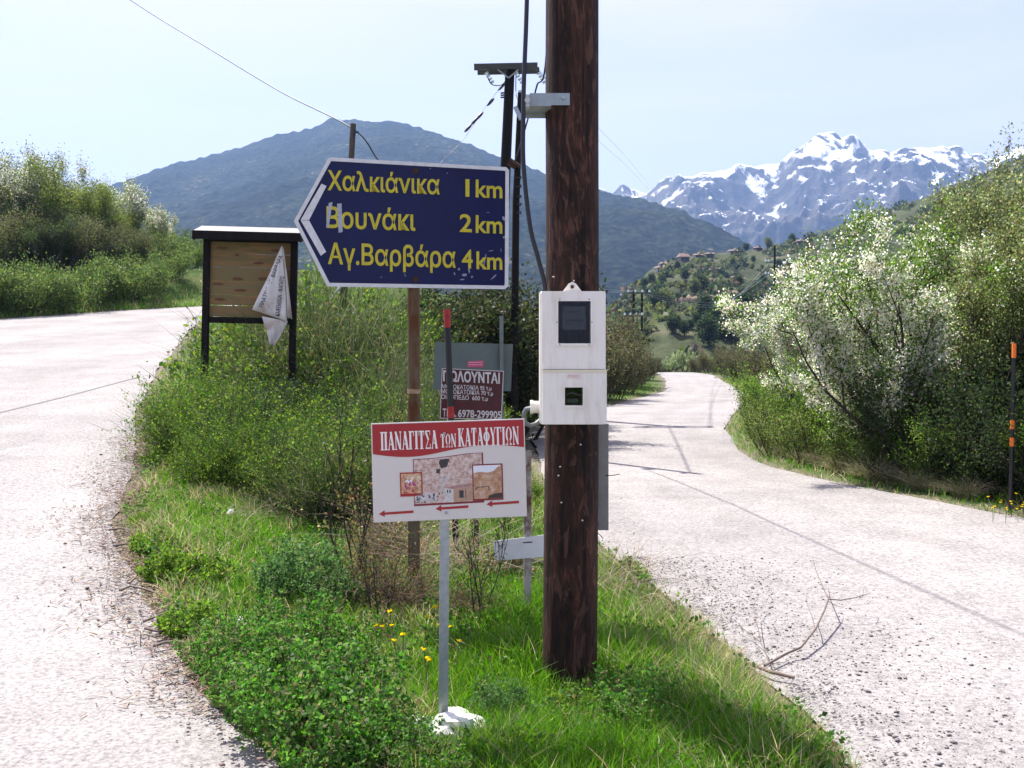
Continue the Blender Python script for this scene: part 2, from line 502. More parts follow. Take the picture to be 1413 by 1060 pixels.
def hill(name, sil, dist, foot_d, foot_z, power, u0, u1, nu, nt, m, amp, nscale, seed, rid=False, tmax=1.35, fringe=0.0, fscale=None, keep=0.12):
    fscale = fscale or nscale * 0.035
    us = np.linspace(u0, u1, nu)
    ts = np.concatenate([np.linspace(0, 1, nt), np.linspace(1, tmax, 14)[1:]])
    V = []
    for t in ts:
        d, z, zr = hillz(us, np.full(nu, t), sil, dist, foot_d, foot_z, power)
        x = (us - CXP) / FPX * d
        for k in range(nu):
            env = math.sin(math.pi * min(1, max(0, t)) ** 0.8) if t < 1 else 0
            if rid:
                nzv = (ridged(x[k] / nscale, d[k] / nscale, seed) - 1.0) * amp
            else:
                nzv = fbm(x[k] / nscale, d[k] / nscale, seed) * amp
            fr = fringe * mnoise.noise(Vector((x[k] / fscale, d[k] / fscale, seed))) if fringe else 0
            V.append((x[k], d[k], z[k] + nzv * (keep + (1 - keep) * env) + fr))
    n_t = len(ts)
    i = np.arange(n_t * nu).reshape(n_t, nu)
    F = np.stack([i[:-1, :-1], i[:-1, 1:], i[1:, 1:], i[1:, :-1]], -1).reshape(-1, 4)
    return tag(np_mesh(name, V, F4=F, mat=m, smooth=True), kind='structure')

def hill_mat(name, ramp, s1, s2, rough=0.95, bumpd=3.0, cells=0):
    m, n, l, b = nmat(name)
    t = n.new('ShaderNodeTexCoord')
    a = n.new('ShaderNodeTexNoise'); a.inputs['Scale'].default_value = s1; a.inputs['Detail'].default_value = 9; a.inputs['Roughness'].default_value = 0.68
    v = n.new('ShaderNodeTexNoise'); v.inputs['Scale'].default_value = s2; v.inputs['Detail'].default_value = 5; v.inputs['Roughness'].default_value = 0.8
    ad = n.new('ShaderNodeMath'); ad.operation = 'MULTIPLY_ADD'; ad.inputs[1].default_value = 0.5
    sb = n.new('ShaderNodeMath'); sb.operation = 'MULTIPLY_ADD'; sb.inputs[1].default_value = 1.0
    r = n.new('ShaderNodeValToRGB')
    els = r.color_ramp.elements
    while len(els) < len(ramp): els.new(0.5)
    for e, (p, c) in zip(els, ramp): e.position = p; e.color = (*c, 1)
    l.new(t.outputs['Object'], a.inputs['Vector']); l.new(t.outputs['Object'], v.inputs['Vector'])
    l.new(v.outputs['Fac'], ad.inputs[0]); ad.inputs[2].default_value = -0.25
    l.new(a.outputs['Fac'], sb.inputs[0]); l.new(ad.outputs[0], sb.inputs[2])
    l.new(sb.outputs[0], r.inputs[0]); l.new(r.outputs[0], b.inputs['Base Color'])
    if cells:
        vo = n.new('ShaderNodeTexVoronoi'); vo.inputs['Scale'].default_value = cells
        vc = n.new('ShaderNodeMapRange'); vc.inputs['From Min'].default_value = 0; vc.inputs['From Max'].default_value = 0.8; vc.inputs['To Min'].default_value = 0.5; vc.inputs['To Max'].default_value = -0.5
        sb2 = n.new('ShaderNodeMath'); sb2.operation = 'MULTIPLY_ADD'; sb2.inputs[1].default_value = 0.28
        l.new(t.outputs['Object'], vo.inputs['Vector']); l.new(vo.outputs['Distance'], vc.inputs['Value'])
        l.new(vc.outputs['Result'], sb2.inputs[0]); l.new(sb.outputs[0], sb2.inputs[2]); l.new(sb2.outputs[0], r.inputs[0])
        sb = sb2
    bp = n.new('ShaderNodeBump'); bp.inputs['Strength'].default_value = 0.9; bp.inputs['Distance'].default_value = bumpd
    l.new(sb.outputs[0], bp.inputs['Height']); l.new(bp.outputs[0], b.inputs['Normal'])
    b.inputs['Roughness'].default_value = rough; b.inputs['Specular IOR Level'].default_value = 0.05
    return m

SIL_A = [(-900, 430), (-500, 390), (-100, 330), (60, 290), (150, 258), (240, 226), (330, 205), (385, 184), (430, 179), (455, 167), (490, 167), (540, 169), (575, 178), (640, 199), (700, 222), (740, 235), (790, 252), (830, 263), (880, 272), (930, 289), (1000, 323), (1040, 342), (1100, 385), (1180, 430), (1400, 470)]
DIST_A = [(-900, 2000), (480, 2000), (760, 1650), (1040, 1150), (1400, 1000)]
SIL_B = [(560, 330), (700, 300), (790, 278), (826, 256), (842, 264), (858, 250), (872, 263), (892, 270), (915, 257), (945, 246), (975, 236), (1000, 231), (1012, 225), (1040, 229), (1075, 226), (1095, 210), (1118, 199), (1132, 190), (1150, 189), (1162, 193), (1176, 189), (1200, 205), (1228, 212), (1258, 205), (1290, 207), (1322, 204), (1352, 216), (1372, 226), (1400, 214), (1440, 205), (1600, 190), (1900, 220)]
DIST_B = [(560, 2800), (1900, 2800)]
SIL_C = [(600, 500), (740, 470), (800, 452), (840, 428), (866, 404), (885, 384), (905, 368), (935, 357), (975, 350), (1015, 347), (1060, 341), (1110, 330), (1200, 296), (1290, 268), (1350, 246), (1413, 215), (1500, 185), (1700, 140), (2000, 120)]
DIST_C = [(600, 300), (840, 340), (1110, 420), (1413, 520), (2000, 520)]
FOOT_C = (105.0, -4.0, 1.12)

forest = hill_mat('forest_slope', [(0.26, (0.003, 0.005, 0.004)), (0.46, (0.010, 0.018, 0.011)), (0.64, (0.034, 0.043, 0.022)), (0.75, (0.17, 0.125, 0.10))], 0.007, 0.10, bumpd=14.0, cells=0.105)
hill('mountain', SIL_A, DIST_A, 620.0, -4.0, 1.15, -500, 1300, 900, 190, forest, 42.0, 420.0, 3.3, True, fringe=5.0, fscale=15.0)

# snow mountain: snow lies on the gentler ground and in the gullies, thinning downhill
sm, n, l, b = nmat('snowy_rock')
t = n.new('ShaderNodeTexCoord'); geo = n.new('ShaderNodeNewGeometry')
mp1 = n.new('ShaderNodeMapping'); mp1.inputs['Scale'].default_value = (1.0, 0.6, 0.36)
a = n.new('ShaderNodeTexNoise'); a.inputs['Scale'].default_value = 0.017; a.inputs['Detail'].default_value = 11; a.inputs['Roughness'].default_value = 0.68; a.inputs['Distortion'].default_value = 0.6
sx = n.new('ShaderNodeSeparateXYZ'); sn = n.new('ShaderNodeSeparateXYZ')
mr = n.new('ShaderNodeMapRange'); mr.inputs['From Min'].default_value = 280; mr.inputs['From Max'].default_value = 610; mr.inputs['To Min'].default_value = -0.13; mr.inputs['To Max'].default_value = 0.055
ns = n.new('ShaderNodeMath'); ns.operation = 'MULTIPLY_ADD'; ns.inputs[1].default_value = 0.42; ns.inputs[2].default_value = -0.31
s1 = n.new('ShaderNodeMath'); s1.operation = 'ADD'; s2 = n.new('ShaderNodeMath'); s2.operation = 'ADD'
r = n.new('ShaderNodeValToRGB'); r.color_ramp.elements[0].position = 0.475; r.color_ramp.elements[1].position = 0.545
rr = n.new('ShaderNodeValToRGB')
rr.color_ramp.elements[0].position = 0.35; rr.color_ramp.elements[0].color = (0.026, 0.025, 0.026, 1)
rr.color_ramp.elements[1].position = 0.7; rr.color_ramp.elements[1].color = (0.13, 0.11, 0.10, 1)
a2 = n.new('ShaderNodeTexNoise'); a2.inputs['Scale'].default_value = 0.02; a2.inputs['Detail'].default_value = 8; a2.inputs['Roughness'].default_value = 0.7
mxs = n.new('ShaderNodeMix'); mxs.data_type = 'RGBA'; mxs.inputs['B'].default_value = (0.86, 0.88, 0.9, 1)
bp = n.new('ShaderNodeBump'); bp.inputs['Strength'].default_value = 0.9; bp.inputs['Distance'].default_value = 16.0
l.new(t.outputs['Object'], mp1.inputs[0]); l.new(mp1.outputs[0], a.inputs['Vector']); l.new(t.outputs['Object'], a2.inputs['Vector'])
l.new(geo.outputs['Position'], sx.inputs[0]); l.new(sx.outputs['Z'], mr.inputs['Value'])
l.new(geo.outputs['Normal'], sn.inputs[0]); l.new(sn.outputs['Z'], ns.inputs[0])
l.new(a.outputs['Fac'], s1.inputs[0]); l.new(mr.outputs['Result'], s1.inputs[1])
l.new(s1.outputs[0], s2.inputs[0]); l.new(ns.outputs[0], s2.inputs[1])
l.new(s2.outputs[0], r.inputs[0]); l.new(a2.outputs['Fac'], rr.inputs[0])
l.new(r.outputs[0], mxs.inputs['Factor']); l.new(rr.outputs[0], mxs.inputs['A']); l.new(mxs.outputs['Result'], b.inputs['Base Color'])
l.new(a2.outputs['Fac'], bp.inputs['Height']); l.new(bp.outputs[0], b.inputs['Normal'])
b.inputs['Roughness'].default_value = 0.8; b.inputs['Specular IOR Level'].default_value = 0.1
hill('snowy_mountain', SIL_B, DIST_B, 1750.0, -4.0, 1.25, 700, 1700, 760, 200, sm, 190.0, 480.0, 8.1, True, fringe=11.0, fscale=40.0, keep=0.12)

scrubland = hill_mat('scrub_slope', [(0.28, (0.020, 0.027, 0.015)), (0.45, (0.042, 0.052, 0.025)), (0.58, (0.072, 0.082, 0.040)), (0.70, (0.13, 0.11, 0.075)), (0.90, (0.24, 0.17, 0.12))], 0.035, 0.45, bumpd=1.0)
hill('hill', SIL_C, DIST_C, *FOOT_C, 600, 2000, 420, 90, scrubland, 4.5, 60.0, 5.2, False, fringe=0.5)

def on_hill(px, t):
    d, z, zr = hillz(np.array([px], float), np.array([t], float), SIL_C, DIST_C, *FOOT_C)
    x = (px - CXP) / FPX * d[0]
    env = math.sin(math.pi * min(1, max(0, t)) ** 0.8) if t < 1 else 0
    return np.array((x, d[0], z[0] + fbm(x / 60.0, d[0] / 60.0, 5.2) * 4.5 * (0.12 + 0.88 * env)))
def hill_t(px, py):
    ts = np.linspace(0.02, 0.99, 200)
    best = min(ts, key=lambda t: abs((lambda p: HZ - (p[2] - EYE) / p[1] * FPX)(on_hill(px, t)) - py))
    return float(best)

# ------------------------------------------------------------------ foliage generators
def cards(rng, C, size, col, aspect=0.6, up=0.35, var=0.25, dirs=None):
    """one folded rhombus leaf at every centre; returns verts, quads, colours"""
    C = np.asarray(C, np.float32); n = len(C)
    d = rng.normal(size=(n, 3)); d[:, 2] += up
    if dirs is not None: d = d * 0.7 + dirs
    d /= np.linalg.norm(d, axis=1)[:, None] + 1e-9
    o = rng.normal(size=(n, 3))
    s = np.cross(d, o); s /= np.linalg.norm(s, axis=1)[:, None] + 1e-9
    nn = np.cross(s, d)
    L = (np.asarray(size) * rng.uniform(0.65, 1.35, n))[:, None]
    a = C; tip = C + d * L
    mid = C + d * L * 0.45
    p1 = mid + s * L * aspect * 0.5 + nn * L * 0.10
    p2 = mid - s * L * aspect * 0.5 + nn * L * 0.10
    V = np.stack([a, p1, tip, p2], 1).reshape(-1, 3)
    F = np.arange(n * 4).reshape(n, 4)
    col = np.asarray(col, np.float32)
    if col.ndim == 1: col = np.repeat(col[None], n, 0)
    k = 1 + var * rng.normal(size=(n, 1)).clip(-2, 2) * 0.6
    hue = 1 + 0.10 * rng.normal(size=(n, 3))
    cc = np.clip(col * k * hue, 0.004, 0.9)
    return V, F, np.repeat(cc, 4, 0)

def joinc(parts):
    V, F, C, b = [], [], [], 0
    for v, f, c in parts:
        V.append(v); F.append(f + b); C.append(c); b += len(v)
    return np.concatenate(V), np.concatenate(F), np.concatenate(C)

def ribbons(rng, B, D, L, w, col, bend=0.25, seg=3, grav=0.0, var=0.2):
    """thin flat blades / stems: base points B, directions D, lengths L; 'seg' quads each"""
    B = np.asarray(B, np.float32); n = len(B)
    D = np.asarray(D, np.float32); D = D / (np.linalg.norm(D, axis=1)[:, None] + 1e-9)
    L = np.broadcast_to(np.asarray(L, np.float32), (n,))[:, None]
    w = np.broadcast_to(np.asarray(w, np.float32), (n,))[:, None]
    az = rng.uniform(0, 2 * np.pi, n)
    side = np.stack([np.cos(az), np.sin(az), np.zeros(n)], -1)
    side -= D * (side * D).sum(1)[:, None]; side /= np.linalg.norm(side, axis=1)[:, None] + 1e-9
    bd = rng.normal(size=(n, 3)) * bend
    bd[:, 2] = -abs(bd[:, 2]) * 0.5 - grav
    V = np.zeros((n, seg + 1, 2, 3), np.float32)
    for k in range(seg + 1):
        t = k / seg
        c = B + D * L * t + bd * L * t * t
        ww = w * (1 - t ** 1.5 * 0.92) * 0.5
        V[:, k, 0] = c + side * ww; V[:, k, 1] = c - side * ww
    base = (np.arange(n) * (seg + 1) * 2)[:, None, None]
    k = np.arange(seg)[None, :, None] * 2
    F = (base + k + np.array([0, 1, 3, 2])[None, None, :]).reshape(-1, 4)
    col = np.asarray(col, np.float32)
    if col.ndim == 1: col = np.repeat(col[None], n, 0)
    kk = 1 + var * rng.normal(size=(n, 1)).clip(-2, 2) * 0.6
    cc = np.clip(col * kk * (1 + 0.08 * rng.normal(size=(n, 3))), 0.004, 0.9)
    return V.reshape(-1, 3), F, np.repeat(cc, (seg + 1) * 2, 0)

def rot_to(v, ang, az):
    v = Vector(v).normalized()
    a = v.orthogonal().normalized()
    a.rotate(Matrix.Rotation(az, 3, v))
    w = v.copy(); w.rotate(Matrix.Rotation(ang, 3, a))
    return w

def skeleton(rng, height, stems=4, tilt=0.35, levels=3, kids=(5, 5, 4), spread=0.9, r0=0.05, lean=(0, 0), base_r=0.15, ratio=0.55, first=0.25, updraft=0.25):
    """list of branches (level, points, radii)"""
    out = []
    def grow(p, d, L, r, lev):
        n = 6 if lev < 2 else 4
        pts, q, dd = [p.copy()], p.copy(), d.copy()
        for i in range(n):
            dd = (dd + Vector(rng.normal(size=3) * (0.10 + 0.05 * lev)) + Vector((0, 0, updraft * 0.25))).normalized()
            q = q + dd * (L / n)
            pts.append(q.copy())
        rr = [max(0.0025, r * (1 - 0.75 * i / n)) for i in range(n + 1)]
        out.append((lev, pts, rr))
        if lev < levels:
            kk = kids[min(lev, len(kids) - 1)]
            for c in range(kk):
                t = first + (1 - first) * (c + rng.uniform(0.1, 0.9)) / kk if lev == 0 else 0.2 + 0.8 * (c + rng.uniform(0.1, 0.9)) / kk
                i = min(n - 1, int(t * n)); f = t * n - i
                pp = pts[i].lerp(pts[i + 1], f)
                dv = (pts[i + 1] - pts[i]).normalized()
                nd = rot_to(dv, rng.uniform(0.4, 1.05) * spread, rng.uniform(0, 6.28))
                nd = (nd + Vector((0, 0, updraft))).normalized()
                grow(pp, nd, L * ratio * rng.uniform(0.7, 1.2) * (1.15 - 0.45 * t), rr[i] * 0.6, lev + 1)
    for s in range(stems):
        az = 2 * math.pi * (s + rng.uniform(-0.3, 0.3)) / stems
        tl = tilt * rng.uniform(0.35, 1.15)
        d = Vector((math.sin(tl) * math.cos(az) + lean[0], math.sin(tl) * math.sin(az) + lean[1], math.cos(tl))).normalized()
        p = Vector((math.cos(az) * base_r * rng.uniform(0.2, 1), math.sin(az) * base_r * rng.uniform(0.2, 1), -0.08))
        grow(p, d, height * rng.uniform(0.72, 1.0) * 0.85, r0 * rng.uniform(0.6, 1.1), 0)
    return out

def limbs(br, mat_, parent, name='trunk', maxlev=9, sides=(8, 6, 4, 3)):
    mb = MB()
    for lev, pts, rr in br:
        if lev <= maxlev:
            mb.tube(pts, rr, sides[min(lev, 3)], caps=False)
    return mb.build(name, mat_, parent)

def anchors(rng, br, n, minlev=2, tmin=0.15):
    """n random places along the outer branches: position, direction"""
    segs = [(pts[i], pts[i + 1]) for lev, pts, rr in br if lev >= minlev for i in range(len(pts) - 1)]
    A = np.array([a[:] for a, b in segs]); B = np.array([b[:] for a, b in segs])
    w = np.linalg.norm(B - A, axis=1); k = rng.choice(len(segs), n, p=w / w.sum())
    t = rng.uniform(0, 1, n)[:, None]
    return A[k] * (1 - t) + B[k] * t, (B - A)[k] / w[k][:, None]

def leafy(rng, br, n, size, cols, probs, scatter=0.06, minlev=2, up=0.25, aspect=0.6, clump=9):
    na = max(1, n // clump)
    A, D = anchors(rng, br, na, minlev)
    pick = rng.choice(len(cols), na, p=probs)
    C = np.repeat(A, clump, 0) + rng.normal(size=(na * clump, 3)) * scatter
    cc = np.repeat(np.asarray(cols, float)[pick], clump, 0)
    return cards(rng, C, size, cc, aspect=aspect, up=up, dirs=np.repeat(D, clump, 0) * 0.6)

def put(o, x, y, s=1.0, rz=0.0, dz=0.0, sz=None):
    o.location = (x, y, gz(x, y) + dz)
    o.rotation_euler = (0, 0, rz)
    o.scale = (s, s, sz if sz else s)
    return o

def make_tree(name, label, cat, seed, height, leaf=(), blossom=(), bark='bark', group=None, minlev=2, maxlev=9, **sk):
    """trunk (all limbs) + crown of leaves + optional blossom"""
    rng = np.random.default_rng(seed)
    br = skeleton(rng, height, **sk)
    t = tag(empty(name, (0, 0, 0)), label, cat, group)
    limbs(br, M[bark], t, 'trunk', maxlev)
    if leaf:
        n, size, cols, probs, sc = leaf[:5]
        v, f, c = leafy(rng, br, n, size, cols, probs, sc, minlev)
        np_mesh('crown', v, F4=f, mat=M['leaf'], parent=t, col=c)
    if blossom:
        n, size, cols, probs, sc = blossom[:5]
        v, f, c = leafy(rng, br, n, size, cols, probs, sc, minlev, up=0.9, aspect=0.85)
        np_mesh('blossom', v, F4=f, mat=M['petal'], parent=t, col=c)
    return t

G_SPRING = [(0.094, 0.169, 0.024), (0.138, 0.216, 0.033), (0.056, 0.115, 0.020)]
G_OLIVE = [(0.125, 0.150, 0.050), (0.165, 0.180, 0.066), (0.080, 0.108, 0.034)]
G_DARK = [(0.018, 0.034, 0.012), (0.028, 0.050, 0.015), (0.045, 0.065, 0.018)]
W_BLOSSOM = [(0.84, 0.82, 0.68), (0.78, 0.79, 0.55), (0.86, 0.84, 0.74)]
PR = [0.4, 0.35, 0.25]

# --- flowering thicket on the right-hand side of the right road
FT = 'flowering and leafy trees along the right verge'
fl = make_tree('blossom_tree', 'white blossoming tree with dark bare limbs leaning out over the right road bend', 'tree', 21, 3.3,
               leaf=(17000, 0.040, G_SPRING, PR, 0.07), blossom=(34000, 0.030, W_BLOSSOM, PR, 0.05), group=FT,
               stems=5, tilt=0.75, levels=3, kids=(6, 5, 4), spread=0.9, r0=0.055, lean=(-0.30, 0.0), base_r=0.2, ratio=0.5, first=0.22)
put(fl, 4.95, 11.9, 0.88, 0.0)
fl2 = copy_tree(fl); fl2['label'] = 'dense white blossoming tree farthest along the right verge, at the road bend'
put(fl2, 5.5, 16.2, 0.80, 0.9)
fl4 = copy_tree(fl); fl4['label'] = 'white blossoming tree nearest the road between the bend and the dark leaning limbs'
put(fl4, 4.85, 13.8, 0.80, 5.6)
fl3 = make_tree('blossom_tree', 'half blossoming tree mixing white flowers and fresh green leaves, right of the dark leaning limbs', 'tree', 22, 3.5,
                leaf=(28000, 0.042, G_SPRING, PR, 0.09), blossom=(16000, 0.029, W_BLOSSOM, PR, 0.05), group=FT,
                stems=5, tilt=0.6, levels=3, kids=(6, 5, 4), spread=0.9, r0=0.05, base_r=0.25, ratio=0.52, first=0.2)
put(fl3, 5.75, 12.5, 0.97, 2.0)
gt = make_tree('leafy_tree', 'tall thin olive green tree with bare upright twigs, right of the blossom', 'tree', 31, 4.6,
               leaf=(28000, 0.042, G_OLIVE, PR, 0.10), blossom=(5000, 0.034, [(0.36, 0.42, 0.18), (0.28, 0.36, 0.12), (0.45, 0.46, 0.28)], PR, 0.12), group=FT, stems=5, tilt=0.33, levels=3, kids=(7, 5, 4), spread=0.8, r0=0.05, base_r=0.3, ratio=0.42, first=0.2, updraft=0.5)
put(gt, 6.35, 12.2, 0.90, 0.3)
GTL = ['olive green tree nearest the right edge above the orange marker stake', 'olive green tree with pale twigs behind the blossom trees', 'tall olive green tree at the far right edge of the verge', 'olive green tree filling the gap behind the tall twiggy one']
GTL += ['olive green bushy tree low beside the orange banded stake', 'olive green tree between the blossom and the orange banded stake']
for (x, y, s, rz), lb in zip([(6.2, 10.4, 0.74, 1.7), (6.9, 15.2, 0.95, 2.6), (8.0, 12.6, 0.95, 4.0), (7.4, 13.8, 0.98, 5.2), (6.6, 9.8, 0.62, 0.9), (5.7, 11.3, 0.70, 3.4)], GTL):
    g = copy_tree(gt); g['label'] = lb
    put(g, x, y, s, rz)
# dark understorey bushes at the foot of the thicket
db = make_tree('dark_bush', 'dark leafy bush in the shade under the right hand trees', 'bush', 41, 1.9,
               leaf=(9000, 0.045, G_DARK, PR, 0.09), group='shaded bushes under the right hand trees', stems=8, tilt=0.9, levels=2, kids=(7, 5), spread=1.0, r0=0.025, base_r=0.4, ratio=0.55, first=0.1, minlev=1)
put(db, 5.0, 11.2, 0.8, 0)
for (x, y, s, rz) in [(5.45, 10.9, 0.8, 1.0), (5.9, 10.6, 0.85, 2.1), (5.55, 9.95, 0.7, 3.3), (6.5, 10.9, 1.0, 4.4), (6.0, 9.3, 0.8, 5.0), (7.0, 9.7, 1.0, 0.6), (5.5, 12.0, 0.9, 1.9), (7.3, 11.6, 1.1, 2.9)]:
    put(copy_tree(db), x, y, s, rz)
gb = make_tree('fresh_bush', 'fresh green bush under the blossom on the right verge', 'bush', 42, 1.9,
               leaf=(12000, 0.042, G_SPRING, PR, 0.08), group='fresh green bushes under the blossom', stems=8, tilt=0.9, levels=2, kids=(7, 5), spread=1.0, r0=0.022, base_r=0.4, ratio=0.55, first=0.1, minlev=1)
put(gb, 4.75, 12.5, 0.72, 0.5)
for (x, y, s, rz) in [(5.0, 11.3, 0.62, 1.5), (4.65, 14.3, 0.75, 2.6), (4.95, 16.5, 0.8, 3.7), (5.5, 10.5, 0.6, 4.9), (5.3, 18.5, 0.85, 0.2), (5.5, 13.2, 1.05, 5.6)]:
    put(copy_tree(gb), x, y, s, rz)
# verge scrub on the near bend
vb = make_tree('verge_bush', 'grey green scrubby bush on the grass bank at the right bend, below the blossom', 'bush', 43, 0.9,
               leaf=(7000, 0.028, [(0.102, 0.149, 0.035), (0.144, 0.176, 0.050), (0.060, 0.101, 0.022)], PR, 0.06), group='scrub on the right bend', stems=14, tilt=0.8, levels=2, kids=(6, 4), spread=0.8, r0=0.012, base_r=0.35, ratio=0.5, first=0.1, minlev=1, updraft=0.5)
put(vb, 4.3, 13.4, 1.0, 0)
for (x, y, s, rz) in [(4.1, 14.6, 0.95, 1.2), (4.35, 16.2, 1.0, 2.4), (4.75, 18.0, 1.0, 3.6), (5.2, 20.0, 1.1, 4.8), (4.75, 12.2, 0.8, 0.4), (4.4, 12.7, 0.7, 5.4), (6.0, 22.5, 1.2, 0.2)]:
    put(copy_tree(vb), x, y, s, rz)

# --- trees on the bank beyond the left road
LT = 'trees on the bank beyond the left road'
lt = make_tree('bank_tree', 'pale blossoming tree with thin twigs, tallest on the left road bank', 'tree', 51, 5.2,
               leaf=(13000, 0.085, [(0.115, 0.145, 0.05), (0.15, 0.175, 0.065), (0.08, 0.11, 0.035)], PR, 0.18), blossom=(11000, 0.075, [(0.62, 0.63, 0.50), (0.48, 0.52, 0.34), (0.7, 0.68, 0.6)], PR, 0.16), bark='greybark', group=LT,
               stems=5, tilt=0.5, levels=3, kids=(6, 5, 3), spread=0.85, r0=0.07, base_r=0.5, ratio=0.5, first=0.2, updraft=0.4)
lt2 = make_tree('bank_tree', 'leafy yellow green tree in the middle of the left road bank', 'tree', 52, 5.0,
                leaf=(20000, 0.085, [(0.105, 0.145, 0.034), (0.16, 0.19, 0.045), (0.065, 0.095, 0.024)], PR, 0.20), bark='greybark', group=LT,
                stems=5, tilt=0.5, levels=3, kids=(6, 5, 3), spread=0.9, r0=0.07, base_r=0.5, ratio=0.5, first=0.15, updraft=0.3)
lt3 = make_tree('bank_tree', 'bare grey brown thicket tree low on the left road bank', 'tree', 53, 3.4,
                leaf=(9000, 0.075, [(0.11, 0.13, 0.045), (0.11, 0.10, 0.06), (0.085, 0.115, 0.036)], PR, 0.22), bark='greybark', group=LT,
                stems=8, tilt=0.6, levels=3, kids=(6, 5, 3), spread=0.8, r0=0.04, base_r=0.6, ratio=0.5, first=0.15, updraft=0.4)
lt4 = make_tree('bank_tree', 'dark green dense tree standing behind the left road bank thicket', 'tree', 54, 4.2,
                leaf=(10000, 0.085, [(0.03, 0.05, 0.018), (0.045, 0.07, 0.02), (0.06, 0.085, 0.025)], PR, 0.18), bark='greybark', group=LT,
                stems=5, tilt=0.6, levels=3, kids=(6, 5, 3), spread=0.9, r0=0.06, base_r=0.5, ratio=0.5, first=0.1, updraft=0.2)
spots = [  # base pixel column, distance, scale, which, label
    (28, 37, 1.28, lt, 'pale blossoming tree with thin twigs, tallest of the left bank'),
    (-55, 36, 1.25, lt, 'pale twiggy tree cut by the left edge of the view'),
    (92, 37, 1.22, lt2, 'yellow green leafy tree beside the tallest pale one on the left bank'),
    (150, 39, 1.20, lt, 'pale blossoming tree in the middle of the left road bank'),
    (200, 40, 1.04, lt, 'pale blossoming tree toward the kiosk end of the left road bank'),
    (228, 41, 0.86, lt2, 'yellow green tree at the kiosk end of the left road bank'),
    (60, 34, 0.85, lt4, 'dark green dense tree low between the pale trees, left bank'),
    (125, 36, 0.80, lt4, 'dark green dense tree in front of the middle pale tree, left bank'),
    (-15, 33, 0.85, lt3, 'grey brown thicket at the left edge of the view'),
    (88, 34.5, 0.80, lt3, 'grey brown thicket under the yellow green tree, left bank'),
    (152, 36, 0.85, lt3, 'grey brown thicket under the middle pale tree, left bank'),
    (205, 38, 0.85, lt3, 'grey brown thicket near the kiosk end of the left bank'),
    (245, 42, 0.60, lt2, 'small light green tree at the very end of the left bank'),
    (268, 47, 0.95, lt4, 'dark green tree just left of the notice kiosk'),
    (318, 47, 0.85, lt4, 'dark green tree hidden behind the notice kiosk'),
    (258, 43, 0.8, lt4, 'dark green tree between the left bank trees and the kiosk'),
    (45, 37, 0.95, lt3, 'grey brown thicket behind the low bushes, left part of the bank'),
    (100, 38.5, 0.95, lt3, 'grey brown thicket behind the low bushes, middle of the bank'),
    (75, 36, 0.9, lt4, 'dark green low tree filling the middle of the left bank'),
    (20, 35.5, 0.9, lt4, 'dark green low tree filling the left bank near the edge of the view'),
    (165, 39, 0.9, lt4, 'dark green low tree filling the right part of the left bank'),
    (60, 38.5, 1.2, lt, 'pale twiggy tree between the tallest one and the yellow green one'),
    (118, 37.5, 1.25, lt2, 'yellow green tree left of the middle pale tree on the bank'),
    (175, 38.5, 1.15, lt2, 'yellow green tree right of the middle pale tree on the bank'),
    (8, 38.5, 1.3, lt2, 'yellow green leafy tree near the left edge of the view'),
    (214, 42.5, 0.95, lt, 'small pale twiggy tree toward the kiosk on the left bank'),
    (120, 35, 1.0, lt3, 'grey brown thicket in front of the yellow green bank trees'),
    (30, 34.5, 1.0, lt3, 'grey brown thicket under the tallest pale bank tree'),
    (178, 37, 0.95, lt3, 'grey brown thicket right of the middle pale bank tree'),
    (-110, 34, 1.2, lt4, 'dark green tree outside the left edge')]
used = set()
for px, d, s, src, lb in spots:
    o = src if src.name not in used else copy_tree(src)
    used.add(src.name)
    o['label'] = lb
    d = d + 2.5
    if src is lt3: s = s * 1.15
    if px > 165: s = s * 0.72
    elif px > 100: s = s * 0.88
    if px > 250: s = s * 1.15
    put(o, (px - CXP) / FPX * d, d, s * 0.66, (px * 0.37) % 6.28)
lb0 = make_tree('bank_bush', 'round green bush at the foot of the left road bank', 'bush', 56, 1.6,
                leaf=(8000, 0.065, [(0.075, 0.135, 0.034), (0.13, 0.17, 0.042), (0.055, 0.085, 0.024)], PR, 0.15), group='bushes at the foot of the left road bank', stems=10, tilt=0.9, levels=2, kids=(6, 4), spread=0.9, r0=0.02, base_r=0.4, ratio=0.5, first=0.1, minlev=1)
for i, (px, d, s) in enumerate([(35, 31.5, 1.0), (65, 32.5, 1.05), (108, 33.8, 1.1), (172, 36.0, 1.15), (195, 37.0, 0.9), (228, 39, 0.9), (-20, 31, 1.1), (5, 32, 1.1), (140, 35.5, 0.9), (262, 43, 0.9)]):
    d = d - 0.5
    put(lb0 if i == 0 else copy_tree(lb0), (px - CXP) / FPX * d, d, s * 0.95, i * 1.3)

for i in range(11):
    px = -60 + i * 29; d = 41.0 + (i % 3)
    put(copy_tree(lb0), (px - CXP) / FPX * d, d, 1.05, i * 0.9)

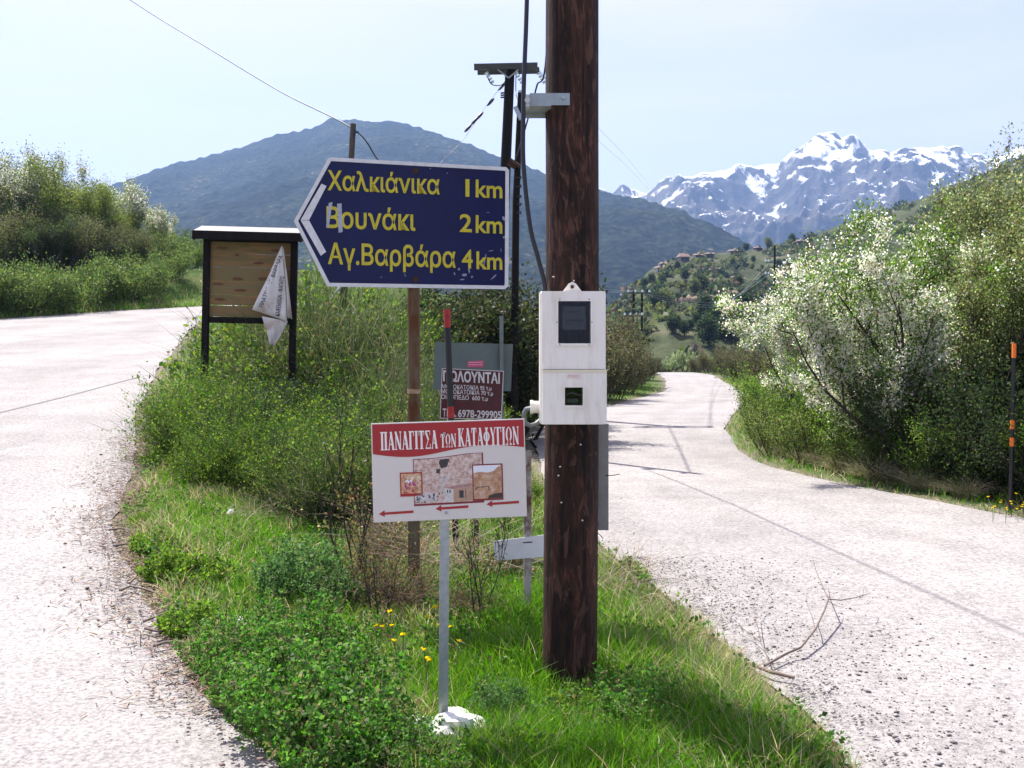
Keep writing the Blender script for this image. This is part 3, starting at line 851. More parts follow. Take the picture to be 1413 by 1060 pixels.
# --- broom bushes of the wedge between the roads
def make_broom(label, seed, h, n, cols, group, wig=0.35, spread=0.55, w=0.007, nleaf=2500, lsize=0.03, lcol=None, name='broom_bush'):
    rng = np.random.default_rng(seed)
    t = tag(empty(name, (0, 0, 0)), label, 'bush', group)
    parts = []
    a = rng.uniform(0, 6.28, n); rr = np.sqrt(rng.uniform(0, 1, n)) * 0.35
    B = np.stack([rr * np.cos(a), rr * np.sin(a), np.full(n, -0.03)], -1)
    ti = rng.normal(size=n) * 0.25 + rr / 0.35 * spread
    D = np.stack([np.sin(ti) * np.cos(a), np.sin(ti) * np.sin(a), np.cos(ti)], -1)
    L = h * rng.uniform(0.45, 1.05, n) * (1 - 0.25 * rr / 0.35)
    pick = rng.choice(len(cols), n)
    parts.append(ribbons(rng, B, D, L, w, np.asarray(cols)[pick], bend=wig * 0.5, seg=3))
    # side twigs
    k = rng.choice(n, n * 3); tt = rng.uniform(0.3, 0.95, n * 3)
    B2 = B[k] + D[k] * (L[k] * tt)[:, None] + rng.normal(size=(n * 3, 3)) * 0.03
    D2 = D[k] + rng.normal(size=(n * 3, 3)) * 0.45; D2[:, 2] = np.abs(D2[:, 2]); D2 /= np.linalg.norm(D2, axis=1)[:, None]
    parts.append(ribbons(rng, B2, D2, L[k] * rng.uniform(0.18, 0.42, n * 3), w * 0.75, np.asarray(cols)[pick[k]], bend=wig * 0.4, seg=2))
    V, F, C = joinc(parts)
    np_mesh('stem', V, F4=F, mat=M['grass'], parent=t, col=C)
    if nleaf:
        k2 = rng.choice(len(B2), nleaf)
        Cn = B2[k2] + D2[k2] * (rng.uniform(0, 0.22, nleaf) * h)[:, None] * 0.5 + rng.normal(size=(nleaf, 3)) * 0.03
        lc = np.asarray(lcol if lcol else cols)[rng.choice(len(lcol if lcol else cols), nleaf)]
        v, f, c = cards(rng, Cn, lsize, lc, up=0.4)
        np_mesh('foliage', v, F4=f, mat=M['leaf'], parent=t, col=c)
    return t
BR = 'broom bushes on the wedge between the roads'
BC = [(0.035, 0.077, 0.014), (0.053, 0.112, 0.018), (0.022, 0.049, 0.010), (0.073, 0.099, 0.030)]
YL = [(0.141, 0.197, 0.025), (0.094, 0.157, 0.020), (0.047, 0.093, 0.014)]
b1 = make_broom('thick green broom bush at the edge of the left road', 61, 1.35, 800, BC, BR, spread=0.75, lcol=YL, nleaf=11000, lsize=0.034)
b2 = make_broom('grey green broom bush with fine upright stems in the wedge', 62, 1.45, 950, [(0.040, 0.066, 0.020), (0.060, 0.088, 0.028), (0.026, 0.044, 0.014), (0.12, 0.115, 0.06)], BR, spread=0.5, nleaf=2500)
b3 = make_broom('bushy yellow green shrub with small leaves below the torn banner', 63, 1.0, 450, BC, BR, spread=0.85, lcol=YL, nleaf=16000, lsize=0.040, name='leafy_shrub')
brooms = [  # px, distance, scale, which, label
    (272, 10.2, 0.75, b1, 'green broom bush overhanging the left road edge, in front of the kiosk'),
    (285, 10.4, 0.7, b1, 'green broom bush behind the one overhanging the left road'),
    (320, 9.6, 0.72, b1, 'green broom bush under the kiosk board'),
    (360, 9.3, 0.66, b3, 'bushy leafy shrub in front of the kiosk, below the board'),
    (310, 9.3, 0.52, b3, 'bushy leafy shrub in front of the left kiosk post'),
    (400, 9.4, 0.72, b3, 'bushy yellow green shrub just below the torn banner'),
    (425, 10.6, 0.86, b3, 'yellow green shrub beside the right kiosk post'),
    (440, 9.0, 0.72, b1, 'green broom bush at the foot of the leaning wooden pole'),
    (432, 12.6, 1.45, b3, 'tall yellow green shrub behind the right kiosk post'),
    (418, 14.8, 2.1, b3, 'yellow green shrub top rising beside the kiosk roof'),
    (446, 13.5, 1.2, b2, 'grey green broom left of the leaning wooden pole'),
    (530, 12.0, 1.12, b2, 'fine grey green broom right behind the blue sign post'),
    (560, 10.8, 1.02, b2, 'fine grey green broom between the blue sign post and red stake'),
    (490, 9.6, 0.60, b2, 'low broom right of the leaning wooden pole'),
    (540, 9.0, 0.66, b2, 'low fine broom at the left of the for sale board'),
    (585, 11.5, 0.8, b1, 'green broom left of the grey back panel'),
    (470, 17.0, 1.5, b2, 'far grey green broom behind the blue sign'),
    (530, 17.5, 1.55, b2, 'far grey green broom up the slope behind the blue sign'),
    (575, 18.0, 1.6, b1, 'far green broom behind the blue sign post'),
    (350, 13.8, 0.55, b1, 'low green broom behind the kiosk board'),
    (480, 8.2, 0.72, b1, 'dark green broom just left of the chapel sign'),
    (450, 7.9, 0.55, b2, 'small broom left of the dry bramble'),
    (410, 8.4, 0.55, b1, 'small green broom at the upper end of the lawn'),
    (645, 9.8, 0.42, b3, 'small leafy shrub behind the red for sale board'),
    (440, 15.5, 1.9, b1, 'tall green broom rising between kiosk and blue sign'),
    (425, 13.2, 1.65, b2, 'tall grey green broom beside the right kiosk post'),
    (475, 13.0, 1.45, b2, 'tall grey green broom under the left tip of the blue sign'),
    (505, 15.8, 1.7, b1, 'tall green broom behind the lower edge of the blue sign'),
    (545, 15.0, 1.5, b3, 'leafy shrub under the lower edge of the blue sign'),
    (600, 14.5, 1.4, b3, 'leafy shrub left of the ivy covered trees'),
    (395, 16.5, 1.9, b3, 'leafy shrub seen behind the torn banner'),
    (310, 9.5, 0.55, b3, 'leafy shrub at the left road edge below the broom'),
    (385, 8.7, 0.55, b3, 'leafy shrub at the top right of the lawn'),
    (435, 8.3, 0.55, b3, 'leafy shrub between the lawn and the chapel sign'),
    (330, 8.9, 0.5, b3, 'low leafy shrub at the top of the lawn'),
    (530, 8.4, 0.5, b3, 'leafy shrub just behind the upper edge of the chapel sign'),
    (505, 11.5, 0.9, b3, 'leafy shrub between the leaning pole and the sign pipe'),
    (345, 8.9, 0.6, b1, 'green broom bush at the top of the lawn under the kiosk'),
    (305, 8.9, 0.5, b1, 'green broom bush at the top left of the lawn'),
    (385, 10.4, 0.85, b3, 'yellow green shrub under the tail of the torn banner'),
    (335, 10.6, 0.72, b3, 'leafy shrub hiding the foot of the kiosk board'),
    (515, 10.2, 0.85, b1, 'green broom right of the leaning wooden pole, left of the sign pipe'),
    (455, 11.6, 1.0, b3, 'bushy leafy shrub behind the leaning wooden pole'),
    (600, 9.9, 0.7, b2, 'fine broom at the left edge of the grey back panel'),
    (500, 14.5, 1.3, b2, 'tall grey green broom under the middle of the blue sign'),
    (715, 10.2, 0.32, b3, 'small leafy shrub right of the red for sale board')]
used = set()
for px, d, s, src, lb in brooms:
    o = src if src.name not in used else copy_tree(src)
    used.add(src.name)
    o['label'] = lb
    put(o, (px - CXP) / FPX * d, d, s, (px * 0.7) % 6.28)

for i, (px, d, s) in enumerate([(345, 9.0, 0.36), (400, 8.9, 0.34), (455, 8.6, 0.40), (500, 9.0, 0.45), (425, 10.0, 0.50), (545, 9.6, 0.42), (290, 9.7, 0.34), (475, 10.8, 0.55), (585, 10.4, 0.50), (375, 10.0, 0.42), (250, 10.3, 0.32)]):  # dark-coloured shrubs added to give shady gaps between the brooms
    c = copy_tree(db); c['group'] = 'dark shrubs added as shade among the brooms'; c['label'] = 'dark leafy shrub added to darken the gaps between the broom bushes'
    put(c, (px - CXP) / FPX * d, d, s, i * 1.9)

# dark ivy-clad trees behind the grey panel
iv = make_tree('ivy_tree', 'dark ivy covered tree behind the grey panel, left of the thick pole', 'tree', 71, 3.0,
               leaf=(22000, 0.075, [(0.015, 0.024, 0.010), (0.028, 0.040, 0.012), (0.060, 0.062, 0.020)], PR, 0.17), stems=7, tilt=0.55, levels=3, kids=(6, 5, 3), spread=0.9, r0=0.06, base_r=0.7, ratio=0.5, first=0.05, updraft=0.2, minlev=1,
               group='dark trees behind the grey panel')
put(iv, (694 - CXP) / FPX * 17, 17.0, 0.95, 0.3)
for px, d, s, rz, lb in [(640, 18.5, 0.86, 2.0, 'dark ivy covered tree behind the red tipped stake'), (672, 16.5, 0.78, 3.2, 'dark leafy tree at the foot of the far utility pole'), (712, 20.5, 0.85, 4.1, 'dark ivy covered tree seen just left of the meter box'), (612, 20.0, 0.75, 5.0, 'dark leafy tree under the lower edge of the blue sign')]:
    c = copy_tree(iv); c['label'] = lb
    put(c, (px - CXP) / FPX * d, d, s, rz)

# olive scrub bank right of the meter box, along the inside of the far bend
ob = make_tree('scrub_bush', 'olive green scrub bush on the bank right of the meter box', 'bush', 81, 1.9,
               leaf=(8000, 0.07, [(0.075, 0.075, 0.032), (0.055, 0.065, 0.025), (0.10, 0.085, 0.05)], PR, 0.12), group='scrub along the far bend of the right road', stems=12, tilt=0.7, levels=2, kids=(6, 4), spread=0.9, r0=0.02, base_r=0.6, ratio=0.5, first=0.08, minlev=1, updraft=0.5)
OBL = [(832, 30.0, 0.95), (812, 28.5, 1.0), (856, 33.5, 0.85), (822, 34, 1.25), (876, 38, 0.7), (852, 40, 1.1), (790, 30, 1.2), (892, 48, 0.6), (815, 38, 1.5), (878, 47, 0.8), (840, 44, 1.35)]
for i, (px, d, s) in enumerate(OBL):
    o = ob if i == 0 else copy_tree(ob)
    o['label'] = 'olive green scrub bush on the bank right of the meter box'
    put(o, (px - CXP) / FPX * d, d, s, i * 1.1)
c = copy_tree(iv); c['label'] = 'dark round bush under the distant double pole'; c['group'] = 'bushes closing the far bend'
put(c, (899 - CXP) / FPX * 60, 60, 0.36, 1)
for px, d, s, lb in [(945, 72, 0.52, 'distant white blossoming bush closing the far road bend'), (924, 73, 0.42, 'distant half blossoming bush left in the far road bend'), (966, 70, 0.40, 'distant blossoming bush right of the far road bend')]:
    c = copy_tree(fl3); c['label'] = lb; c['group'] = 'bushes closing the far bend'
    put(c, (px - CXP) / FPX * d, d, s, px)
for i, (px, d, s) in enumerate([(985, 60, 0.8), (1008, 52, 0.8), (1026, 44, 0.75), (962, 66, 0.6), (1046, 40, 0.8), (915, 75, 0.6), (1066, 34, 0.9), (1014, 62, 1.0), (1080, 30, 0.85)]):
    o = copy_tree(ob); o['label'] = 'scrub bush lining the far outer edge of the right road before the valley'
    put(o, (px - CXP) / FPX * d, d, s, i * 1.7)

# ------------------------------------------------------------------ signs, poles and other street furniture
def text_mb(body, h, bold=0.0, condense=None, slant=0.0):
    """flat lettering outline -> (verts (x,z), faces, width); h is the height of a capital"""
    cu = bpy.data.curves.new('lettering', 'FONT')
    cu.body = body
    cu.bevel_depth = bold
    cu.bevel_resolution = 1
    cu.resolution_u = 4
    cu.shear = slant
    ob = bpy.data.objects.new('lettering', cu)
    COL.objects.link(ob)
    dg = bpy.context.evaluated_depsgraph_get()
    me = bpy.data.meshes.new_from_object(ob.evaluated_get(dg))
    s = h / 0.70
    V = np.array([v.co[:] for v in me.vertices]) * s
    V[:, 2] *= 0.25
    Fs = [tuple(p.vertices) for p in me.polygons]
    bpy.data.objects.remove(ob); bpy.data.meshes.remove(me); bpy.data.curves.remove(cu)
    V[:, 0] -= V[:, 0].min()
    if condense: V[:, 0] *= condense / V[:, 0].max()
    return V, Fs, V[:, 0].max()

def letters(name, items, y, mat_, parent):
    """items: (text, x, z, cap height, width or None, bold) on the plane y"""
    mb = MB()
    for it in items:
        body, x, z, h, wd, bold = it[:6]
        sl = it[6] if len(it) > 6 else 0.0
        V, Fs, _ = text_mb(body, h, bold, wd, it[7] if len(it) > 7 else 0.0)
        mb.add([(x + a, y - w_, z + q + a * sl) for a, q, w_ in V], Fs)
    return mb.build(name, mat_, parent)

def facing(px, py_base, d, yaw=0.0, name='sign', sink=True):
    x = (px - CXP) / FPX * d
    z = gz(x, d)
    return empty(name, (x, d, z), (0, 0, R(yaw))), z

# --- blue direction sign
D = 6.3
S = D / FPX                                            # metres per photo pixel at its distance
t, zb = facing(571, 0, D, 7.0, 'direction_sign')
tag(t, 'navy blue arrow shaped road sign with yellow Greek place names on a rusty pipe post', 'road sign')
def sx(px): return (px - 571) * S * 1.008
def szz(py): return EYE - (py - HZ) * S - zb
M['navy'] = mat('navy_enamel', (0.0035, 0.006, 0.060), 0.35, var=0.3, scale=7, spec=0.3)
M['signwhite'] = mat('sign_white', (0.66, 0.66, 0.66), 0.5, var=0.18, scale=24)
M['signyellow'] = mat('sign_yellow', (0.56, 0.47, 0.018), 0.5, var=0.22, scale=30)
M['rustpipe'] = mat('rusty_pipe', (0.135, 0.115, 0.070), 0.75, spec=0.2, col2=(0.095, 0.036, 0.012), scale=6, stretch=(1, 1, 0.35), bump=0.25, ramp=(0.42, 0.60))
M['rust'] = mat('rust', (0.08, 0.03, 0.015), 0.9, var=0.5, scale=40)
out = [(411, 309), (455, 397), (695, 399), (700, 395), (701, 234), (697, 230), (460, 222), (456, 224)]
outl = [(sx(a), szz(b)) for a, b in out]
def inset(poly, k):
    n = len(poly); res = []
    for i in range(n):
        p0, p1, p2 = np.array(poly[i - 1]), np.array(poly[i]), np.array(poly[(i + 1) % n])
        a = (p1 - p0) / (np.linalg.norm(p1 - p0) + 1e-9); c = (p2 - p1) / (np.linalg.norm(p2 - p1) + 1e-9)
        na, nc = np.array((-a[1], a[0])), np.array((-c[1], c[0]))
        m = na + nc
        m /= (m @ m) / 2 + 1e-9
        res.append(tuple(p1 + m * k))
    return res
pl = MB(); pl.prism(outl, -0.050, -0.046); pl.build('panel', M['navy'], t)
fr = MB(); ring_frame(fr, outl, inset(outl, 5.0 * S), -0.053, -0.0503); fr.build('border', M['signwhite'], t)
ch = MB()
for a in ([(420, 308), (431, 308), (453.5, 350), (446.5, 355.5)], [(447.5, 258), (454, 261), (431, 307.4), (420, 307.4)]):
    ch.prism([(sx(p), szz(q)) for p, q in a][::1], -0.0535, -0.0503)
ch.build('chevron', M['signwhite'], t)
tilt = -0.020
def lt_(body, x0, x1, pb, cap, bold): return (body, sx(x0), szz(pb), cap * S, (x1 - x0) * S, bold, tilt)
letters('place_name', [lt_('Χαλκιάνικα', 455.5, 607, 266, 25, 0.018)], -0.0535, M['signyellow'], t)
letters('distance', [lt_('1', 641, 646.5, 271.5, 24, 0.012), lt_('km', 655, 692, 272, 24, 0.018)], -0.0535, M['signyellow'], t)
letters('place_name', [lt_('Βουνάκι', 454, 574, 317, 27, 0.018)], -0.0535, M['signyellow'], t)
letters('distance', [lt_('2', 633, 650, 320, 24, 0.018), lt_('km', 655, 692, 321, 24, 0.018)], -0.0535, M['signyellow'], t)
letters('place_name', [lt_('Αγ.Βαρβάρα', 456, 629, 366, 27, 0.018)], -0.0535, M['signyellow'], t)
letters('distance', [lt_('4', 636, 651, 370, 25, 0.018), lt_('km', 656, 692, 371, 24, 0.018)], -0.0535, M['signyellow'], t)
tp = MB()
for a in ([(468, 285), (474, 284), (475.5, 323), (470, 324)], [(457, 284), (462, 282.5), (457, 317), (453.5, 317)]):
    tp.prism([(sx(p), szz(q)) for p, q in reversed(a)], -0.0548, -0.0538)
M['tape'] = mat('old_tape', (0.40, 0.43, 0.50), 0.5, var=0.35, scale=60)
tp.build('tape_strip', M['tape'], t)
sc_ = MB(); rg = random.Random(4)
for (cx_, cy_, w_, h_, an) in [(626, 378, 3, 6, .2), (632, 372, 4, 5, .4), (640, 380, 9, 5, 0), (646, 374, 3, 9, .1), (650, 382, 4, 4, 0), (637, 386, 8, 2, .1), (667, 362, 2.2, 40, -.18), (680, 382, 2.5, 14, -.8), (694, 301, 6, 9, .5), (694, 327, 5, 4, .3), (616, 240, 2, 2, 0), (593, 234, 2, 2, 0), (527, 384, 2, 2, 0), (559, 381, 1.5, 7, .4), (672, 293, 6, 1, 0), (690, 345, 1.3, 8, 0), (676, 346, 9, 1.2, .2)]:
    pts = []
    for k in range(7):
        th = 2 * math.pi * k / 7; rr = rg.uniform(0.55, 1.0)
        a_, b_ = math.cos(th) * w_ / 2 * rr, math.sin(th) * h_ / 2 * rr
        pts.append((sx(cx_ + a_ * math.cos(an) - b_ * math.sin(an)), szz(cy_) + (a_ * math.sin(an) + b_ * math.cos(an)) * S))
    sc_.prism(pts, -0.0512, -0.0503)
sc_.build('scratch', mat('bare_scratch', (0.28, 0.31, 0.40), 0.6, var=0.4, scale=50), t)
for py in (238, 386):
    bo = MB(); c = Vector((sx(573), -0.054, szz(py)))
    bo.tube([c, c + Vector((0, -0.009, 0))], 0.012, 6); bo.tube([c + Vector((0, 0.002, 0)), c + Vector((0, -0.003, 0))], 0.019, 12)
    bo.build('bolt', M['rust'], t)
po = MB(); po.tube([(0.0, 0, -0.15), (0.0, 0, 1.0), (0, 0, szz(236))], 0.039, 20); po.build('post', M['rustpipe'], t)
cl = MB()
for py in (246, 380):
    cl.box((0, -0.022, szz(py)), (0.12, 0.046, 0.025))
cl.build('clamp', M['rust'], t)
bd = MB(); bd.tube([(0, 0, szz(543)), (0, 0, szz(537))], 0.0405, 20); bd.build('paint_ring', mat('peeling_cream', (0.42, 0.27, 0.15), 0.7, var=0.4, scale=40), t)

# --- chapel sign
D = 4.18
S = D / FPX
t, zb = facing(611, 0, D, 5.0, 'chapel_sign')
tag(t, 'white and red board with pictures and three red arrows on a thin grey steel post', 'sign')
t.rotation_euler = (0, R(0.4), R(5.0))
def cx(px): return (px - 611) * S
def cz(py): return EYE - (py - HZ) * S - zb
M['cream'] = mat('cream_panel', (0.66, 0.61, 0.55), 0.4, var=0.06, scale=5)
M['signred'] = mat('sign_red', (0.36, 0.012, 0.016), 0.4, var=0.12, scale=6)
M['signcream'] = mat('cream_letter', (0.78, 0.74, 0.68), 0.5)
x0, x1, y0, y1 = 512.5, 722.5, 580.5, 715.5
pn = MB(); pn.rbox((cx((x0 + x1) / 2), -0.030, cz((y0 + y1) / 2)), ((x1 - x0) * S, 0.006, (y1 - y0) * S), 0.0015); pn.build('panel', M['cream'], t)
def wave(u): return 621.5 + 6.5 * math.sin(u * 2 * math.pi * 0.98 + 0.1) * (1.0 if u < 0.5 else 0.8) - 1.5 * u
hd = MB()
N = 28
for i in range(N):
    ua, ub = i / N, (i + 1) / N
    xa, xb = x0 + 1.6 + (x1 - x0 - 3.2) * ua, x0 + 1.6 + (x1 - x0 - 3.2) * ub
    hd.prism([(cx(xa), cz(wave(ua))), (cx(xb), cz(wave(ub))), (cx(xb), cz(y0 + 1.5)), (cx(xa), cz(y0 + 1.5))], -0.0345, -0.0332)
hd.build('header', M['signred'], t)

# condensed serif capitals made of strokes; unit height, width given per glyph
TK, TN, SF = 0.20, 0.075, 0.055
def glyph(c):
    st = []   # (x0,z0,x1,z1,width)
    W = 0.62
    def stem_(x, w=TK, a=0.0, b_=1.0, sa=True, sb=True):
        st.append((x, a, x, b_, w))
        if sa: st.append((x - w / 2 - 0.07, SF / 2, x + w / 2 + 0.07, SF / 2, SF))
        if sb: st.append((x - w / 2 - 0.07, 1 - SF / 2, x + w / 2 + 0.07, 1 - SF / 2, SF))
    def arc(cx_, cz_, rx, rz, a0, a1, wv, wh, n=14):
        for k in range(n):
            p = a0 + (a1 - a0) * k / n; q = a0 + (a1 - a0) * (k + 1.15) / n
            m_ = abs(math.cos((p + q) / 2))
            st.append((cx_ + rx * math.cos(p), cz_ + rz * math.sin(p), cx_ + rx * math.cos(q), cz_ + rz * math.sin(q), wh + (wv - wh) * m_))
    if c == 'Π': stem_(0.15); stem_(0.52); st.append((0.05, 0.965, 0.62, 0.965, 0.07)); W = 0.68
    elif c == 'Α':
        st.append((0.08, 0, 0.31, 1.0, TN)); st.append((0.30, 1.0, 0.53, 0.0, TK)); st.append((0.15, 0.31, 0.46, 0.31, 0.06))
        st += [(0.0, SF / 2, 0.18, SF / 2, SF), (0.40, SF / 2, 0.66, SF / 2, SF)]; W = 0.62
    elif c == 'Ν':
        stem_(0.12, TN); stem_(0.58, TN, sa=False); st.append((0.10, 0.98, 0.56, 0.02, TK)); W = 0.68
    elif c == 'Γ': stem_(0.16); st.append((0.1, 0.965, 0.52, 0.965, 0.07)); st.append((0.50, 0.97, 0.50, 0.72, 0.06)); W = 0.54
    elif c == 'Ι': stem_(0.17); W = 0.34
    elif c == 'Τ': stem_(0.29, sb=False); st.append((0.02, 0.965, 0.56, 0.965, 0.07)); st += [(0.045, 0.97, 0.045, 0.74, 0.055), (0.535, 0.97, 0.535, 0.74, 0.055)]; W = 0.58
    elif c == 'Σ':
        st += [(0.04, 0.965, 0.52, 0.965, 0.07), (0.04, 0.035, 0.54, 0.035, 0.07), (0.08, 0.95, 0.34, 0.5, TK * 0.9), (0.34, 0.5, 0.08, 0.05, TN), (0.50, 0.97, 0.50, 0.75, 0.055), (0.52, 0.03, 0.52, 0.27, 0.055)]; W = 0.57
    elif c == 'Κ': stem_(0.15); st += [(0.26, 0.46, 0.52, 0.98, TN), (0.30, 0.56, 0.56, 0.02, TK * 0.9), (0.42, 1 - SF / 2, 0.62, 1 - SF / 2, SF), (0.46, SF / 2, 0.68, SF / 2, SF)]; W = 0.66
    elif c == 'Φ': stem_(0.33); arc(0.33, 0.5, 0.25, 0.27, 0, 2 * math.pi, 0.15, 0.06, 20); W = 0.66
    elif c == 'Υ': stem_(0.31, b_=0.46, sb=False); st += [(0.09, 1.0, 0.31, 0.42, TK * 0.9), (0.53, 1.0, 0.31, 0.42, TN), (0.0, 1 - SF / 2, 0.2, 1 - SF / 2, SF), (0.43, 1 - SF / 2, 0.62, 1 - SF / 2, SF)]; W = 0.6
    elif c == 'Ω':
        arc(0.34, 0.58, 0.24, 0.39, -0.95, math.pi + 0.95, 0.17, 0.06, 20)
        st += [(0.04, 0.04, 0.25, 0.04, 0.08), (0.43, 0.04, 0.64, 0.04, 0.08), (0.20, 0.05, 0.21, 0.28, 0.05), (0.48, 0.05, 0.47, 0.28, 0.05)]; W = 0.68
    return st, W
def serif(mb, body, px0, px1, pbase, cap, y):
    tot, gl = 0, []
    for c in body:
        g, W = glyph(c); gl.append((g, W)); tot += W + 0.06
    k = (px1 - px0) * S / (tot - 0.06); h = cap * S
    x = cx(px0); z = cz(pbase); j = 0
    for g, W in gl:
        for (a, b_, c_, d_, w) in g:
            p, q = np.array((x + a * k, z + b_ * h)), np.array((x + c_ * k, z + d_ * h))
            v = q - p; L_ = np.linalg.norm(v) + 1e-9
            if abs(v[0]) > abs(v[1]) * 1.5: nn = np.array((0, w * h / 2))
            else: nn = np.array((w * k / 2, 0))
            j += 1
            yy = y - 0.00006 * (j % 7)
            mb.add([((p - nn)[0], yy, (p - nn)[1]), ((q - nn)[0], yy, (q - nn)[1]), ((q + nn)[0], yy, (q + nn)[1]), ((p + nn)[0], yy, (p + nn)[1])], [(0, 1, 2, 3)])
        x += (W + 0.06) * k
sl = MB()
serif(sl, 'ΠΑΝΑΓΙΤΣΑ', 525, 602, 617.5, 25, -0.0352)
serif(sl, 'ΤΩΝ', 606.5, 627.5, 616.5, 18.5, -0.0352)
serif(sl, 'ΚΑΤΑΦΥΓΙΩΝ', 630.5, 714, 616, 25, -0.0352)
sl.build('lettering', M['signcream'], t)
# printed pictures: rock face with a chapel, a small cluster of offerings, a rock shelter
def rockmat(name, c1, c2, c3, sc):
    m, n, l, b = nmat(name)
    tcx = n.new('ShaderNodeTexCoord')
    z = n.new('ShaderNodeTexNoise'); z.inputs['Scale'].default_value = sc; z.inputs['Detail'].default_value = 8; z.inputs['Roughness'].default_value = 0.7; z.inputs['Distortion'].default_value = 0.5
    r = n.new('ShaderNodeValToRGB'); e = r.color_ramp.elements
    e[0].position = 0.34; e[0].color = (*c1, 1); e[1].position = 0.66; e[1].color = (*c3, 1); k = e.new(0.5); k.color = (*c2, 1)
    l.new(tcx.outputs['Object'], z.inputs['Vector']); l.new(z.outputs['Fac'], r.inputs[0]); l.new(r.outputs[0], b.inputs['Base Color'])
    b.inputs['Roughness'].default_value = 0.4
    return m
def rect(mb, a, b_, c_, d_, ya, yb): mb.prism([(cx(a), cz(d_)), (cx(c_), cz(d_)), (cx(c_), cz(b_)), (cx(a), cz(b_))], ya, yb)
def quad(mb, pts, ya, yb): mb.prism([(cx(a), cz(b_)) for a, b_ in pts], ya, yb)
red2 = mat('dark_red_frame', (0.20, 0.015, 0.02), 0.5)
pm = MB()
quad(pm, [(568, 695.3), (664, 693.8), (664, 625.2), (640, 626), (600, 630.2), (568, 631.2)], -0.0342, -0.0332)
pic = pm.build('picture_frame', red2, t)
pm = MB(); quad(pm, [(569, 692.5), (662, 691), (662, 625.8), (640, 627), (600, 631), (569, 632.2)], -0.0348, -0.0343)
pic = pm.build('picture', rockmat('printed_cliff', (0.26, 0.13, 0.10), (0.55, 0.40, 0.33), (0.70, 0.62, 0.58), 60), t)
for nm, polys, colr in [
    ('printed_cave', [[(606, 645), (614, 643), (618, 632), (605, 632.5), (603, 637)], [(599, 651), (604, 652), (605, 646), (600, 645)]], (0.05, 0.035, 0.04)),
    ('printed_steps', [[(604, 676), (608, 677), (614, 657), (610, 656)], [(603, 660), (614, 654), (614.5, 656), (604, 662.5)], [(571, 690), (600, 689), (601, 680), (583, 677), (571, 681)]], (0.62, 0.56, 0.55)),
    ('printed_chapel_end', [[(610, 691.5), (622, 692), (622, 674), (610, 672)]], (0.66, 0.62, 0.58)),
    ('printed_chapel_side', [[(622.4, 692), (649, 690), (649, 671), (622.4, 674.5)]], (0.50, 0.31, 0.20)),
    ('printed_chapel_roof', [[(608.5, 671.7), (622.4, 674.2), (649, 670.6), (649, 666), (630, 668)]], (0.45, 0.25, 0.22))]:
    pm = MB()
    for q in polys: quad(pm, q, -0.0352, -0.0348)
    pm.build(nm, mat(nm, colr, 0.4, var=0.3, scale=70), pic)
pm = MB()
for a, b_, c_, d_ in [(613.2, 674.5, 615, 678.5), (616.6, 674.9, 618.4, 679), (630, 676, 636, 686), (638.5, 675.5, 639.5, 686)]: rect(pm, a, b_, c_, d_, -0.0356, -0.0352)
rgp = random.Random(9)
for k in range(26):
    a = rgp.uniform(571, 611); b_ = 683 + rgp.uniform(-4, 6) + (a - 590) * -0.12
    rect(pm, a, b_, a + rgp.uniform(1, 2.4), b_ + rgp.uniform(1, 2.4), -0.0356 - k * 1e-5, -0.0352)
pm.build('printed_window', mat('printed_dark', (0.03, 0.03, 0.05), 0.4), pic)
pm = MB(); rect(pm, 549.8, 648.8, 580.3, 681.5, -0.0352, -0.0332); sp1 = pm.build('picture_frame', M['signred'], t)
pm = MB(); rect(pm, 551.5, 650.5, 578.7, 677.5, -0.0356, -0.0353); sp = pm.build('picture', rockmat('printed_offerings', (0.20, 0.03, 0.06), (0.55, 0.33, 0.16), (0.66, 0.58, 0.42), 70), t)
for nm, colr, cnt, bx_ in [('printed_flower', (0.42, 0.02, 0.16), 16, (556, 661, 573, 674)), ('printed_candle', (0.75, 0.70, 0.72), 9, (557, 656, 572, 664)), ('printed_cloth', (0.55, 0.03, 0.03), 7, (553, 671, 577, 677))]:
    pm = MB()
    for k in range(cnt):
        a, b_ = rgp.uniform(bx_[0], bx_[2]), rgp.uniform(bx_[1], bx_[3]); r_ = rgp.uniform(0.8, 2.0)
        pm.prism([(cx(a + r_ * math.cos(q * 1.257)), cz(b_ + r_ * math.sin(q * 1.257))) for q in range(5)][::-1], -0.0360 - k * 1e-5, -0.0356)
    pm.build(nm, mat(nm, colr, 0.4), sp)
pm = MB(); rect(pm, 648.5, 641.2, 690.5, 691.0, -0.0352, -0.0343); sp1 = pm.build('picture_frame', red2, t)
pm = MB(); rect(pm, 650, 642.7, 688.8, 688.5, -0.0356, -0.0353); sp = pm.build('picture', rockmat('printed_shelter', (0.30, 0.13, 0.06), (0.45, 0.25, 0.14), (0.60, 0.43, 0.33), 42), t)
pm = MB(); quad(pm, [(650, 653), (659, 651.5), (670, 653), (678, 651), (683, 646), (688.8, 642.9), (650, 642.9)], -0.0359, -0.0356); pm.build('printed_sky', mat('printed_sky', (0.72, 0.74, 0.76), 0.4), sp)
pm = MB(); quad(pm, [(669, 688.4), (688.8, 688.2), (688.8, 681), (678, 682), (671, 684.5)], -0.0359, -0.0356)
quad(pm, [(651, 676), (655, 672), (671, 671.5), (672, 678), (671, 678), (670, 672.6), (656, 673), (652, 677)], -0.0359, -0.0356)
pm.build('printed_shade', mat('printed_shade', (0.05, 0.025, 0.02), 0.4), sp)
